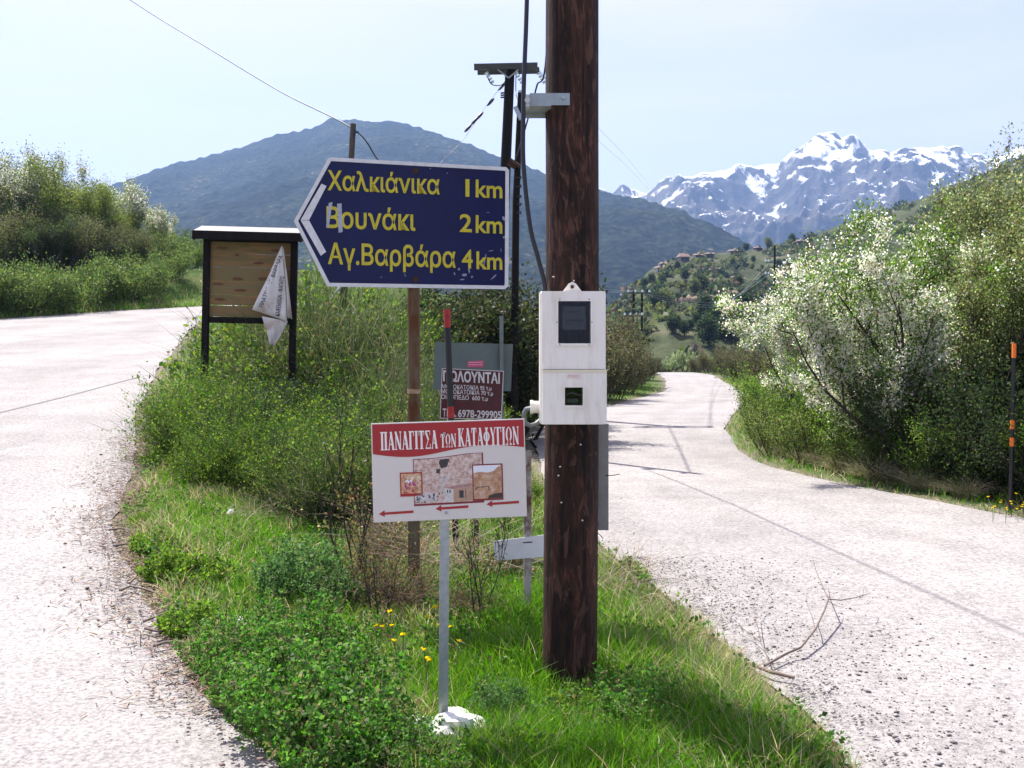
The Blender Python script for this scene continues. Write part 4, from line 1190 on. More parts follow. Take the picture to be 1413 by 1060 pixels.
for xa, xb, yc in [(520, 567, 703.5), (597, 642, 699.5), (667, 712, 696)]:
    am = MB()
    am.prism([(cx(xa), cz(yc + 0.6)), (cx(xa + 8), cz(yc + 4.5)), (cx(xa + 8), cz(yc + 1.8)), (cx(xb), cz(yc + 0.9)), (cx(xb), cz(yc - 2.6)), (cx(xa + 8), cz(yc - 1.4)), (cx(xa + 8), cz(yc - 4.5))], -0.0342, -0.0332)
    am.build('arrow', M['signred'], t)
po = MB()
H_ = cz(586) + 0.12
po.box((0.004, -0.0005, H_ / 2 - 0.12), (0.036, 0.004, H_)); po.box((-0.016, 0.0175, H_ / 2 - 0.12), (0.004, 0.040, H_))
po.build('post', M['galv'], t)
bo = MB()
for py in (597, 706): bo.tube([(0.002, -0.0335, cz(py)), (0.002, -0.040, cz(py))], 0.006, 8); bo.tube([(0.002, -0.027, cz(py)), (0.002, -0.003, cz(py))], 0.006, 8)
bo.build('bolt', M['galv'], t)
roll = Matrix.Rotation(R(-1.9), 3, 'Y'); piv = Vector((0, 0, cz(648)))
for ch_ in t.children:
    if ch_.name.split('.')[0] not in ('post',):
        ch_.rotation_euler = (0, R(-1.9), 0); ch_.location = piv - roll @ piv
fx, fy = on_ground(622, 1008)
# whitewashed stone at its foot
import bmesh
def rock(name, label, cat, loc, size, m, seed, sub=3):
    bm = bmesh.new(); bmesh.ops.create_icosphere(bm, subdivisions=sub, radius=0.5)
    for v in bm.verts:
        k = 1 + 0.55 * mnoise.noise(v.co * 2.8 + Vector((seed, 0, 0))) + 0.07 * mnoise.noise(v.co * 6 + Vector((0, seed, 0)))
        v.co = Vector((v.co.x * size[0], v.co.y * size[1], v.co.z * size[2])) * k
    me = bpy.data.meshes.new(name); bm.to_mesh(me); bm.free()
    o = link_mesh(name, me, m); o.location = loc
    return tag(o, label, cat)
M['whitewash'] = mat('whitewashed_stone', (0.80, 0.79, 0.78), 0.8, col2=(0.50, 0.46, 0.42), scale=16, bump=0.3, bscale=60, ramp=(0.50, 0.80))
rock('white_stone', 'whitewashed stone lying at the foot of the thin grey sign post', 'stone', (fx + 0.02, fy + 0.03, gz(fx, fy) + 0.012), (0.25, 0.20, 0.13), M['whitewash'], 2.0)
rock('white_stone', 'smaller whitewashed stone just left of the thin grey sign post', 'stone', (fx - 0.15, fy + 0.06, gz(fx, fy) + 0.008), (0.20, 0.16, 0.06), M['whitewash'], 5.0)

# --- for sale board
D = 7.4
S = D / FPX
t, zb = facing(652, 0, D, 4.0, 'for_sale_board')
tag(t, 'small dark red hand painted for sale board behind the red tipped stake', 'sign')
def fxx(px): return (px - 652) * S
def fz(py): return EYE - (py - HZ) * S - zb
M['maroon'] = mat('maroon_board', (0.075, 0.008, 0.010), 0.5, var=0.35, scale=12)
M['handwhite'] = mat('hand_painted_white', (0.68, 0.64, 0.62), 0.6, var=0.15, scale=60)
poly = [(607, 577), (692, 579), (695, 512), (610, 508)]
pl = MB(); pl.prism([(fxx(a), fz(b_)) for a, b_ in poly], -0.02, -0.008); pl.build('panel', M['maroon'], t)
fr = MB(); po_ = [(fxx(a), fz(b_)) for a, b_ in poly]; ring_frame(fr, po_, inset(po_, 0.9 * S), -0.0215, -0.0203); fr.build('border', M['handwhite'], t)
tl = -0.045
def ft(body, a, c_, pb, cap, bold=0.0): return (body, fxx(a), fz(pb), cap * S, (c_ - a) * S, bold, tl)
letters('headline', [ft('ΠΩΛΟΥΝΤΑΙ', 611.5, 689.5, 525.5, 13.5, 0.035)], -0.0222, M['handwhite'], t)
for it in [ft('ΜΟΝΟΚΑΤΟΙΚΙΑ 95 τ.μ', 610, 678, 535.5, 5.4, 0.012), ft('ΜΟΝΟΚΑΤΟΙΚΙΑ 70 τ.μ', 609, 680, 542.5, 5.8, 0.014), ft('ΟΙΚΟΠΕΔΟ  600 τ.μ', 609, 673, 550, 5.7, 0.014)]:
    letters('written_line', [it], -0.0222, M['handwhite'], t)
letters('telephone_number', [ft('ΤΗΛ.', 611, 629.5, 574, 10, 0.02), ft('6978-299905', 632, 691.5, 575, 10, 0.02)], -0.0222, M['handwhite'], t)
po = MB(); po.box((0.03, 0.012, fz(515) / 2 - 0.1), (0.035, 0.035, fz(515) + 0.2)); po.build('post', M['oldwood'], t)

# --- snow stakes
def stake(px_top, py_top, px_bot, d, w, bands, label, base_mat):
    S = d / FPX
    xb = (px_bot - CXP) * S
    zb = gz(xb, d)
    t = tag(empty('snow_stake', (xb, d, zb)), label, 'marker stake', None)
    ztop = EYE - (py_top - HZ) * S - zb
    lean = ((px_top - px_bot) * S) / ztop
    mb = MB(); mb.tube([(-0.1 * lean, 0, -0.1), (lean * (ztop - 0.004), 0, ztop - 0.004)], w / 2, 14); mb.build('shaft', base_mat, t)
    for a, b_, m in bands:
        za, zb2 = EYE - (b_ - HZ) * S - zb, EYE - (a - HZ) * S - zb
        mb = MB(); mb.tube([(lean * za, 0, za), (lean * zb2, 0, zb2)], w / 2 + 0.0015, 14); mb.build('band', m, t)
    return t
stake(616.5, 427, 630, 7.2, 0.047, [(427, 452, M['redpaint']), (561, 577, M['redpaint'])], 'leaning black stake with a red tip in front of the for sale board', M['blackpaint'])
stake(1399.5, 474, 1394, 9.6, 0.038, [(474, 494, M['orangepaint']), (580, 592, M['orangepaint']), (604, 616, M['orangepaint'])], 'black stake with orange bands on the right verge', M['blackpaint'])

# --- grey back panel with its posts
D = 9.0
S = D / FPX
t, zb = facing(653, 0, D, 2.0, 'back_panel')
tag(t, 'plain grey green metal panel with a pink sticker, seen behind the for sale board', 'sign panel')
def bx(px): return (px - 653) * S
def bz(py): return EYE - (py - HZ) * S - zb
pl = MB(); pl.prism([(bx(598), bz(538)), (bx(705), bz(540)), (bx(708), bz(475)), (bx(600), bz(472))], 0.0, 0.006); pl.build('panel', mat('grey_green_sheet', (0.115, 0.150, 0.135), 0.55, var=0.2, scale=4), t)
pl = MB(); pl.prism([(bx(645), bz(507)), (bx(667), bz(507)), (bx(667.5), bz(497.5)), (bx(645.5), bz(498.5))], -0.004, -0.001); stk = pl.build('sticker', mat('pink_sticker', (0.55, 0.10, 0.18), 0.5, var=0.2, scale=40), t)
pl = MB()
for q in (500.2, 503.4): pl.box((bx(656), -0.0046, bz(q)), (19 * S, 0.001, 0.9 * S))
pl.build('printed_line', mat('dull_pink', (0.72, 0.35, 0.42), 0.5), stk)
po = MB(); po.box((bx(692), -0.022, (bz(436) - 0.1) / 2), (0.034, 0.04, bz(436) + 0.1)); po.build('post', mat('dull_green_steel', (0.17, 0.20, 0.19), 0.5, 0.2, var=0.3, scale=14), t)
po = MB(); po.box((bx(620), 0.03, (bz(480) - 0.1) / 2), (0.045, 0.04, bz(480) + 0.1)); po.build('post', M['paleSteel'], t)

# --- rusty post with a small white plate
D = 5.75
S = D / FPX
t, zb = facing(728, 0, D, 0, 'rusty_post')
tag(t, 'rusty steel post with a blank white plate, beside the thick wooden pole', 'post')
def rx(px): return (px - 728) * S
def rz_(py): return EYE - (py - HZ) * S - zb
M['halfrust'] = mat('half_rusted_steel', (0.42, 0.38, 0.34), 0.7, col2=(0.115, 0.045, 0.025), scale=7, stretch=(1, 1, 0.5), ramp=(0.46, 0.56), bump=0.2)
po = MB(); po.rbox((0, 0, (rz_(622) - 0.1) / 2), (0.044, 0.044, rz_(622) + 0.1), 0.004); po.build('post', M['halfrust'], t)
pp = MB(); pp.prism([(rx(683), rz_(772.5)), (rx(775), rz_(765)), (rx(774), rz_(734)), (rx(681), rz_(745.5))], -0.030, -0.026); pp.build('plate', M['white'], t)
pp = MB(); pp.box((rx(728), -0.0315, rz_(747)), (13 * S, 0.002, 0.006), Matrix.Rotation(R(-4), 3, 'Y')); pp.build('clip', M['wire'], t)

# --- thick wooden pole with bracket and channel
D = 4.72
S = D / FPX
xp, yp = (786.5 - CXP) * S, D
t = tag(empty('utility_pole', (xp, yp, gz(xp, yp))), 'thick dark brown wooden utility pole standing closest to the camera', 'utility pole')
zb = gz(xp, yp)
def px_(px): return (px - 786.5) * S
def pz_(py): return EYE - (py - HZ) * S - zb
wm, n, l, b = nmat('creosoted_pole')
tcx = n.new('ShaderNodeTexCoord'); mpw = n.new('ShaderNodeMapping'); mpw.inputs['Scale'].default_value = (5, 5, 0.8)
za = n.new('ShaderNodeTexNoise'); za.inputs['Scale'].default_value = 3.2; za.inputs['Detail'].default_value = 9; za.inputs['Roughness'].default_value = 0.7; za.inputs['Distortion'].default_value = 1.1
zc = n.new('ShaderNodeTexNoise'); zc.inputs['Scale'].default_value = 22; zc.inputs['Detail'].default_value = 7; zc.inputs['Roughness'].default_value = 0.75
rc = n.new('ShaderNodeValToRGB'); e = rc.color_ramp.elements
e[0].position = 0.39; e[0].color = (0.004, 0.002, 0.002, 1); e[1].position = 0.74; e[1].color = (0.26, 0.14, 0.085, 1)
for p_, c_ in ((0.47, (0.014, 0.007, 0.005, 1)), (0.57, (0.036, 0.016, 0.010, 1)), (0.645, (0.090, 0.032, 0.020, 1))):
    k = e.new(p_); k.color = c_
av = n.new('ShaderNodeMath'); av.operation = 'MULTIPLY_ADD'; av.inputs[1].default_value = 0.35
hm = n.new('ShaderNodeMath'); hm.operation = 'MULTIPLY'; hm.inputs[1].default_value = 0.72
bpw = n.new('ShaderNodeBump'); bpw.inputs['Strength'].default_value = 0.8; bpw.inputs['Distance'].default_value = 0.012
l.new(tcx.outputs['Object'], mpw.inputs[0]); l.new(mpw.outputs[0], za.inputs['Vector']); l.new(mpw.outputs[0], zc.inputs['Vector'])
l.new(za.outputs['Fac'], hm.inputs[0]); l.new(zc.outputs['Fac'], av.inputs[0]); l.new(hm.outputs[0], av.inputs[2])
mpk = n.new('ShaderNodeMapping'); mpk.inputs['Scale'].default_value = (16, 16, 0.45); l.new(tcx.outputs['Object'], mpk.inputs[0])
zk = n.new('ShaderNodeTexNoise'); zk.inputs['Scale'].default_value = 1.6; zk.inputs['Detail'].default_value = 4; zk.inputs['Distortion'].default_value = 0.3; l.new(mpk.outputs[0], zk.inputs['Vector'])
rk = n.new('ShaderNodeValToRGB'); rk.color_ramp.elements[0].position = 0.36; rk.color_ramp.elements[0].color = (0.35, 0.35, 0.35, 1); rk.color_ramp.elements[1].position = 0.43; l.new(zk.outputs['Fac'], rk.inputs[0])
mpp2 = n.new('ShaderNodeMapping'); mpp2.inputs['Scale'].default_value = (4.5, 4.5, 1.5); l.new(tcx.outputs['Object'], mpp2.inputs[0])
zp = n.new('ShaderNodeTexNoise'); zp.inputs['Scale'].default_value = 2.2; zp.inputs['Detail'].default_value = 8; zp.inputs['Roughness'].default_value = 0.62; zp.inputs['Distortion'].default_value = 2.2; l.new(mpp2.outputs[0], zp.inputs['Vector'])
rp = n.new('ShaderNodeValToRGB'); rp.color_ramp.elements[0].position = 0.555; rp.color_ramp.elements[0].color = (0, 0, 0, 1); rp.color_ramp.elements[1].position = 0.60; rp.color_ramp.elements[1].color = (0.65, 0.65, 0.65, 1); l.new(zp.outputs['Fac'], rp.inputs[0])
mpe = n.new('ShaderNodeMix'); mpe.data_type = 'RGBA'; mpe.inputs['B'].default_value = (0.105, 0.052, 0.035, 1)
mke = n.new('ShaderNodeMix'); mke.data_type = 'RGBA'; mke.blend_type = 'MULTIPLY'; mke.inputs['Factor'].default_value = 1
l.new(rp.outputs[0], mpe.inputs['Factor']); l.new(rc.outputs[0], mpe.inputs['A']); l.new(mpe.outputs['Result'], mke.inputs['A']); l.new(rk.outputs[0], mke.inputs['B'])
l.new(av.outputs[0], rc.inputs[0]); l.new(mke.outputs['Result'], b.inputs['Base Color']); l.new(av.outputs[0], bpw.inputs['Height']); l.new(bpw.outputs[0], b.inputs['Normal'])
b.inputs['Roughness'].default_value = 0.8; b.inputs['Specular IOR Level'].default_value = 0.25
HP = 8.6
nseg, ns_ = 120, 40
V, Fq = [], []
for i in range(nseg + 1):
    z = -0.3 + (HP + 0.3) * i / nseg
    cxo = 0.0045 * z + 0.004 * math.sin(z * 1.3)
    for k in range(ns_):
        a = 2 * math.pi * k / ns_
        ck = -0.006 * max(0, 1 - abs(((a * 7 / 6.283 + 0.4 * math.sin(z * 0.6 + 2)) % 1) - 0.5) * 14) * (0.5 + 0.5 * math.sin(z * 1.7 + k))
        r_ = 0.131 - 0.0018 * z + 0.004 * mnoise.noise(Vector((math.cos(a) * 1.5, math.sin(a) * 1.5, z * 0.8))) + ck
        V.append((cxo + r_ * math.cos(a), r_ * math.sin(a), z))
i = np.arange((nseg + 1) * ns_).reshape(nseg + 1, ns_)
Fq = np.stack([i[:-1], np.roll(i, -1, 1)[:-1], np.roll(i, -1, 1)[1:], i[1:]], -1).reshape(-1, 4)
np_mesh('shaft', V, F4=Fq, mat=wm, parent=t, smooth=True)
cap = MB(); cap.tube([(0.0045 * HP, 0, HP - 0.01), (0.0045 * HP, 0, HP + 0.02)], 0.118, 24); cap.build('cap', M['oldwood'], t)
# bracket (bent plate nailed to the pole, reaching left)
M['bracket'] = mat('bracket_steel', (0.32, 0.37, 0.38), 0.5, 0.4, var=0.2, scale=25)
bk = MB()
zt, zu = pz_(138.5), pz_(154.5)
bk.box((px_(757), -0.131, (zt + zu) / 2), (54 * S, 0.005, zt - zu))
bk.box((px_(741), -0.060, zu - 0.002), (36 * S, 0.148, 0.005))
bk.box((px_(741), 0.014, (zt + zu) / 2 - 0.012), (36 * S, 0.005, zt - zu + 0.03))
br_ = bk.build('cable_bracket', M['bracket'], t)
bk = MB(); bk.tube([(px_(775), -0.1305, pz_(145)), (px_(775), -0.146, pz_(145))], 0.008, 8); bk.build('bolt', M['galv'], br_)
bk = MB(); bk.rbox((px_(726), -0.128, pz_(150)), (0.028, 0.055, 0.062), 0.006); bk.tube([(px_(727), -0.165, pz_(150)), (px_(727), -0.10, pz_(150))], 0.013, 10); bk.build('cable_clamp', M['paleSteel'], br_)
# nails and tags on the pole
nl = MB()
for q in [(770, 640), (772, 688), (800, 712), (787, 390), (760, 384), (768, 652), (797, 610)]:
    th = math.asin(max(-1, min(1, px_(q[0]) / 0.130))); 
    c = Vector((0.0045 * pz_(q[1]) + 0.1305 * math.sin(th), -0.1305 * math.cos(th), pz_(q[1])))
    nn = Vector((math.sin(th), -math.cos(th), 0))
    nl.tube([c - nn * 0.006, c + nn * 0.004], 0.0035, 8)
nl.build('nail', M['white'], t)
# grey steel channel fixed behind the right flank
chn = MB()
xc0, xc1 = px_(828), px_(842.5)
ztc, zbc = pz_(587), pz_(737)
chn.box(((xc0 + xc1) / 2, 0.10, (ztc + zbc) / 2), (xc1 - xc0, 0.004, ztc - zbc))
chn.box((xc1 - 0.002, 0.1245, (ztc + zbc) / 2), (0.004, 0.045, ztc - zbc))
chn.box((xc0 + 0.002, 0.1245, (ztc + zbc) / 2), (0.004, 0.045, ztc - zbc))
cho = chn.build('steel_channel', mat('grey_channel', (0.27, 0.26, 0.24), 0.6, var=0.2, scale=12), t)
st_ = MB()
for py in (603, 663, 727): st_.box((px_(823), 0.10, pz_(py)), (0.035, 0.03, 0.02))
st_.build('strap', M['wire'], cho)
wr = MB(); wr.tube([(px_(838), 0.096, pz_(660)), (px_(850), 0.085, pz_(659)), (px_(858), 0.09, pz_(657.5))], 0.0022, 6); wr.tube([(px_(824), 0.08, pz_(737)), (px_(831), 0.06, pz_(743)), (px_(834), 0.06, pz_(747))], 0.002, 6)
wr.build('loose_wire', M['wire'], t)
POLE = (xp, yp, zb)

# --- electricity meter box on the pole
D = 4.47
S = D / FPX
xm = (790.5 - CXP) * S; zm = EYE - (586 - HZ) * S
t = tag(empty('meter_box', (xm, D, zm)), 'white electricity meter box with two small windows fixed to the thick pole', 'meter box')
def mx_(px): return (px - 790.5) * S
def mz_(py): return (586 - py) * S
M['boxwhite'] = mat('weathered_white_plastic', (0.77, 0.73, 0.655), 0.5, scale=9, col2=(0.60, 0.54, 0.43), ramp=(0.46, 0.82), stretch=(2.5, 2.5, 0.5), bump=0.06, bscale=60)
dep = 0.15
bxm = MB()
bxm.rbox((0, 0.055, mz_(494)), (92 * S, 0.085, 185 * S), 0.012)
bxm.build('back_housing', M['boxwhite'], t)
cv = MB()
# upper lid with a real opening for the window: four bars round it
wx0, wx1, wy0, wy1 = 769.5, 814.5, 415.5, 474.5
ux0, ux1, uy0, uy1 = 747.5, 834.5, 402.5, 509.5
yf, yk = -0.030, 0.014
def bar(a, b_, c_, d_, mb, y0=yf, y1=yk): mb.box((mx_((a + c_) / 2), (y0 + y1) / 2, mz_((b_ + d_) / 2)), ((c_ - a) * S, y1 - y0, (d_ - b_) * S))
bar(ux0, uy0, ux1, wy0, cv); bar(ux0, wy1, ux1, uy1, cv); bar(ux0, wy0, wx0, wy1, cv); bar(wx1, wy0, ux1, wy1, cv)
lid = cv.build('lid', M['boxwhite'], t)
md = lid.modifiers.new('weld', 'WELD'); md.merge_threshold = 0.0008
lc = MB()
vx0, vx1, vy0, vy1 = 778.5, 803.5, 534, 559
lx0, lx1, ly0, ly1 = 748, 836, 510.5, 584.5
yf2 = -0.042
bar(lx0, ly0, lx1, vy0, lc, yf2); bar(lx0, vy1, lx1, ly1, lc, yf2); bar(lx0, vy0, vx0, vy1, lc, yf2); bar(vx1, vy0, lx1, vy1, lc, yf2)
lower = lc.build('lower_cover', M['boxwhite'], t)
lower.modifiers.new('weld', 'WELD').merge_threshold = 0.0008
sl_ = MB(); sl_.prism([(mx_(lx0), mz_(ly0 + 3)), (mx_(lx1), mz_(ly0 + 3)), (mx_(lx1), mz_(ly0 - 0.4)), (mx_(lx0), mz_(ly0 - 0.4))], yf2 - 0.003, yf2 + 0.01)
sl_.build('lower_cover_rim', mat('yellowed_plastic', (0.72, 0.66, 0.47), 0.5, var=0.1, scale=14), lower)
wf = MB()
for o_, i_ in [((766.5, 412.5, 817.5, 477.5), (769.8, 416, 814.2, 474))]:
    ring_frame(wf, [(mx_(o_[0]), mz_(o_[3])), (mx_(o_[2]), mz_(o_[3])), (mx_(o_[2]), mz_(o_[1])), (mx_(o_[0]), mz_(o_[1]))], [(mx_(i_[0]), mz_(i_[3])), (mx_(i_[2]), mz_(i_[3])), (mx_(i_[2]), mz_(i_[1])), (mx_(i_[0]), mz_(i_[1]))], yf - 0.006, yf - 0.0003)
win = wf.build('window_frame', M['boxwhite'], t)
dk = mat('dark_interior', (0.010, 0.010, 0.012), 0.5)
pb = MB(); bar(wx0 + 0.5, wy0 + 0.5, wx1 - 0.5, wy1 - 0.5, pb, 0.0125, 0.0138); pb.build('window_recess', dk, win)
mt_ = MB(); mt_.rbox((mx_(792), 0.001, mz_(439)), (33 * S, 0.018, 33 * S), 0.004); met = mt_.build('meter_face', mat('meter_face', (0.085, 0.088, 0.098), 0.4), win)
for a in ((774, 422, 776, 431), (780, 429, 796, 431.5), (798, 429, 800, 431), (779, 441, 803, 443.5), (778, 446, 786, 447.5)):
    q = MB(); bar(a[0] + 2, a[1], a[2] + 2, a[3], q, -0.0095, -0.0082); q.build('meter_marking', M['blackpaint'], met)
gm_, n, l, b = nmat('window_glass')
gl1 = n.new('ShaderNodeBsdfTransparent'); gl1.inputs['Color'].default_value = (0.80, 0.82, 0.84, 1); gl2 = n.new('ShaderNodeBsdfGlossy'); gl2.inputs['Roughness'].default_value = 0.05; fre = n.new('ShaderNodeFresnel'); fre.inputs['IOR'].default_value = 1.35
msx = n.new('ShaderNodeMixShader'); l.new(fre.outputs[0], msx.inputs[0]); l.new(gl1.outputs[0], msx.inputs[1]); l.new(gl2.outputs[0], msx.inputs[2]); l.new(msx.outputs[0], n['Material Output'].inputs['Surface'])
M['glass'] = gm_
pg = MB(); bar(wx0 + 0.2, wy0 + 0.2, wx1 - 0.2, wy1 - 0.2, pg, yf + 0.003, yf + 0.005); pg.build('window_glass', M['glass'], win)
wf = MB()
o_, i_ = (775.5, 531, 806, 562), (778.7, 534.2, 803.2, 558.8)
ring_frame(wf, [(mx_(o_[0]), mz_(o_[3])), (mx_(o_[2]), mz_(o_[3])), (mx_(o_[2]), mz_(o_[1])), (mx_(o_[0]), mz_(o_[1]))], [(mx_(i_[0]), mz_(i_[3])), (mx_(i_[2]), mz_(i_[3])), (mx_(i_[2]), mz_(i_[1])), (mx_(i_[0]), mz_(i_[1]))], yf2 - 0.005, yf2 - 0.0003)
win2 = wf.build('window_frame', M['boxwhite'], t)
pb = MB(); bar(vx0 + 0.4, vy0 + 0.4, vx1 - 0.4, vy1 - 0.4, pb, 0.0125, 0.0138); pb.build('window_recess', dk, win2)
pb = MB(); pb.tube([(mx_(779), -0.006, mz_(545)), (mx_(790), -0.012, mz_(542)), (mx_(803), -0.006, mz_(547))], 0.006, 8); pb.box((mx_(790), 0.0, mz_(553)), (16 * S, 0.01, 6 * S)); pb.build('fuse', mat('dull_fuse', (0.10, 0.10, 0.09), 0.5), win2)
pg = MB(); bar(vx0 + 0.2, vy0 + 0.2, vx1 - 0.2, vy1 - 0.2, pg, yf2 + 0.003, yf2 + 0.005); pg.build('window_glass', M['glass'], win2)
lb_ = MB(); lb_.rbox((mx_(790.5), yf2 - 0.002, mz_(518.5)), (19 * S, 0.004, 6.5 * S), 0.0012); lbo = lb_.build('label_plate', M['boxwhite'], t)
lb_ = MB(); lb_.box((mx_(790.5), yf2 - 0.0047, mz_(518.5)), (16 * S, 0.001, 3.6 * S)); lb_.build('label_inset', mat('label_pink', (0.62, 0.46, 0.42), 0.5), lbo)
lg = MB(); lg.prism([(mx_(777), mz_(401.5)), (mx_(803), mz_(401.5)), (mx_(795), mz_(391)), (mx_(790), mz_(388.5)), (mx_(785), mz_(391))], 0.02, 0.028)
lug = lg.build('mounting_lug', M['boxwhite'], t)
lg = MB(); lg.tube([(mx_(790), 0.021, mz_(395.5)), (mx_(790), 0.012, mz_(395.5))], 0.0085, 10); lg.build('screw', M['rust'], lug)
scw = MB()
for q in ((772, 413.8), (812, 413.8), (768, 445), (816, 445), (772, 476), (812, 476)): scw.tube([(mx_(q[0]), yf - 0.0065, mz_(q[1])), (mx_(q[0]), yf - 0.0055, mz_(q[1]))], 0.0028, 8)
scw.build('screw', M['wire'], win)
cn = MB(); cn.tube([(mx_(748), 0.06, mz_(563)), (mx_(733), 0.06, mz_(563))], 0.028, 16); cn.tube([(mx_(736), 0.06, mz_(563)), (mx_(732), 0.06, mz_(563))], 0.032, 16); cn.build('conduit_socket', M['boxwhite'], t)
cn = MB(); cn.tube([(mx_(733), 0.07, mz_(565)), (mx_(727), 0.08, mz_(566)), (mx_(723.5), 0.09, mz_(572)), (mx_(723), 0.10, mz_(580)), (mx_(726), 0.11, mz_(587)), (mx_(733), 0.12, mz_(590.5)), (mx_(741), 0.13, mz_(588)), (mx_(747), 0.14, mz_(583)), (mx_(751), 0.15, mz_(578))], 0.011, 10)
cn.build('conduit', mat('grey_conduit', (0.16, 0.17, 0.18), 0.5), t)

# --- cables
def cable(name, pts, r, m, label, n=8, sub=24):
    mb = MB(); P_ = [np.asarray(p, float) for p in pts]
    # Catmull-Rom through the points
    out_ = []
    for i in range(len(P_) - 1):
        p0, p1, p2, p3 = P_[max(i - 1, 0)], P_[i], P_[i + 1], P_[min(i + 2, len(P_) - 1)]
        for k in range(sub):
            t_ = k / sub
            out_.append(0.5 * ((2 * p1) + (-p0 + p2) * t_ + (2 * p0 - 5 * p1 + 4 * p2 - p3) * t_ ** 2 + (-p0 + 3 * p1 - 3 * p2 + p3) * t_ ** 3))
    out_.append(P_[-1])
    mb.tube(out_, r, n)
    return tag(mb.build(name, m), label, 'cable')
cable('service_cable', [(xp - 0.12, yp - 0.02, 7.6), P(737, -560, 4.600), P(731, -200, 4.590), P(727, 0, 4.580), P(723, 110, 4.570), P(722, 165, 4.565), P(722.5, 230, 4.580), P(731, 310, 4.600), P(742, 355, 4.620), P(750, 385, 4.630), P(754, 412, 4.630)], 0.0105, M['rubber'], 'thick black service cable hanging down the left side of the thick pole')

# --- wooden notice kiosk
D = 12.0
S = D / FPX
t, zb = facing(340, 0, D, 3.0, 'notice_kiosk')
tag(t, 'old wooden notice kiosk with plank board and small sloping roof beside the left road', 'notice board')
t.rotation_euler = (0, R(1.2), R(3.0))
def kx(px): return (px - 340) * S
def kz(py): return EYE - (py - HZ) * S - zb
for px in (281.5, 400.5):
    po = MB(); po.rbox((kx(px), 0.0, (kz(330) - 0.15) / 2), (0.078, 0.078, kz(330) + 0.15), 0.004); po.build('post', M['darkwood'], t)
M['plank'] = mat('weathered_plank', (0.27, 0.145, 0.048), 0.8, col2=(0.16, 0.12, 0.045), scale=3.5, stretch=(0.7, 1, 5), ramp=(0.40, 0.58), bump=0.25)
M['plank2'] = mat('greenish_plank', (0.17, 0.135, 0.052), 0.8, col2=(0.25, 0.12, 0.042), scale=3.5, stretch=(0.7, 1, 5), ramp=(0.45, 0.66), bump=0.25)
for k, (a, b_, mm) in enumerate([(334.5, 350.3, 'plank'), (350.9, 369.0, 'plank'), (369.5, 388, 'plank2'), (388.4, 407.5, 'plank2'), (407.9, 421.5, 'plank'), (422.6, 437.5, 'plank2')]):
    pk = MB(); pk.rbox((kx(340.8) + 0.002 * (k % 2), 0.012 + 0.004 * (k % 3), kz((a + b_) / 2)), (kx(396.4) - kx(285.6), 0.022, (b_ - a) * S), 0.003); pk.build('plank', M[mm], t)
kn = MB(); rgk = random.Random(3)
for (px, py, w_) in [(302, 343, 9), (376, 345, 8), (322, 352.5, 3), (352, 363, 8), (324, 385, 8), (297, 393, 8), (328, 401, 9), (358, 384, 7), (300, 414, 9), (372, 382, 6)]:
    kn.prism([(kx(px + w_ * math.cos(q * 0.785) * (0.8 + 0.3 * rgk.random())), kz(py + 1.8 * math.sin(q * 0.785))) for q in range(8)][::-1], -0.0035, 0.004)
kn.build('knot', mat('rusty_knot', (0.15, 0.065, 0.022), 0.8, var=0.4, scale=30), t)
bm_ = MB(); bm_.rbox((kx(341), 0.0, kz(442.3)), (kx(396.3) - kx(285.7), 0.06, 8.5 * S), 0.004); bm_.build('bottom_rail', M['darkwood'], t)
bm_ = MB(); bm_.rbox((kx(341), 0.0, kz(331.5)), (kx(396.3) - kx(285.7), 0.06, 6 * S), 0.003); bm_.build('top_rail', M['darkwood'], t)
rf = MB(); rot = Matrix.Rotation(R(15), 3, 'X')
rf.box((kx(340.5), -0.02, kz(318.5)), (146 * S, 0.46, 0.020), rot)
rfo = rf.build('roof', mat('sun_bleached_roof', (0.24, 0.22, 0.21), 0.7, var=0.3, scale=6, bump=0.2), t)
rf = MB(); rf.box((kx(340.5), -0.235, kz(328.5)), (145 * S, 0.022, 11.5 * S)); rf.build('fascia', M['darkwood'], rfo)
rf = MB()
for px in (269, 412): rf.box((kx(px), -0.01, kz(325)), (0.022, 0.40, 0.075), rot)
rf.build('barge_board', M['darkwood'], rfo)

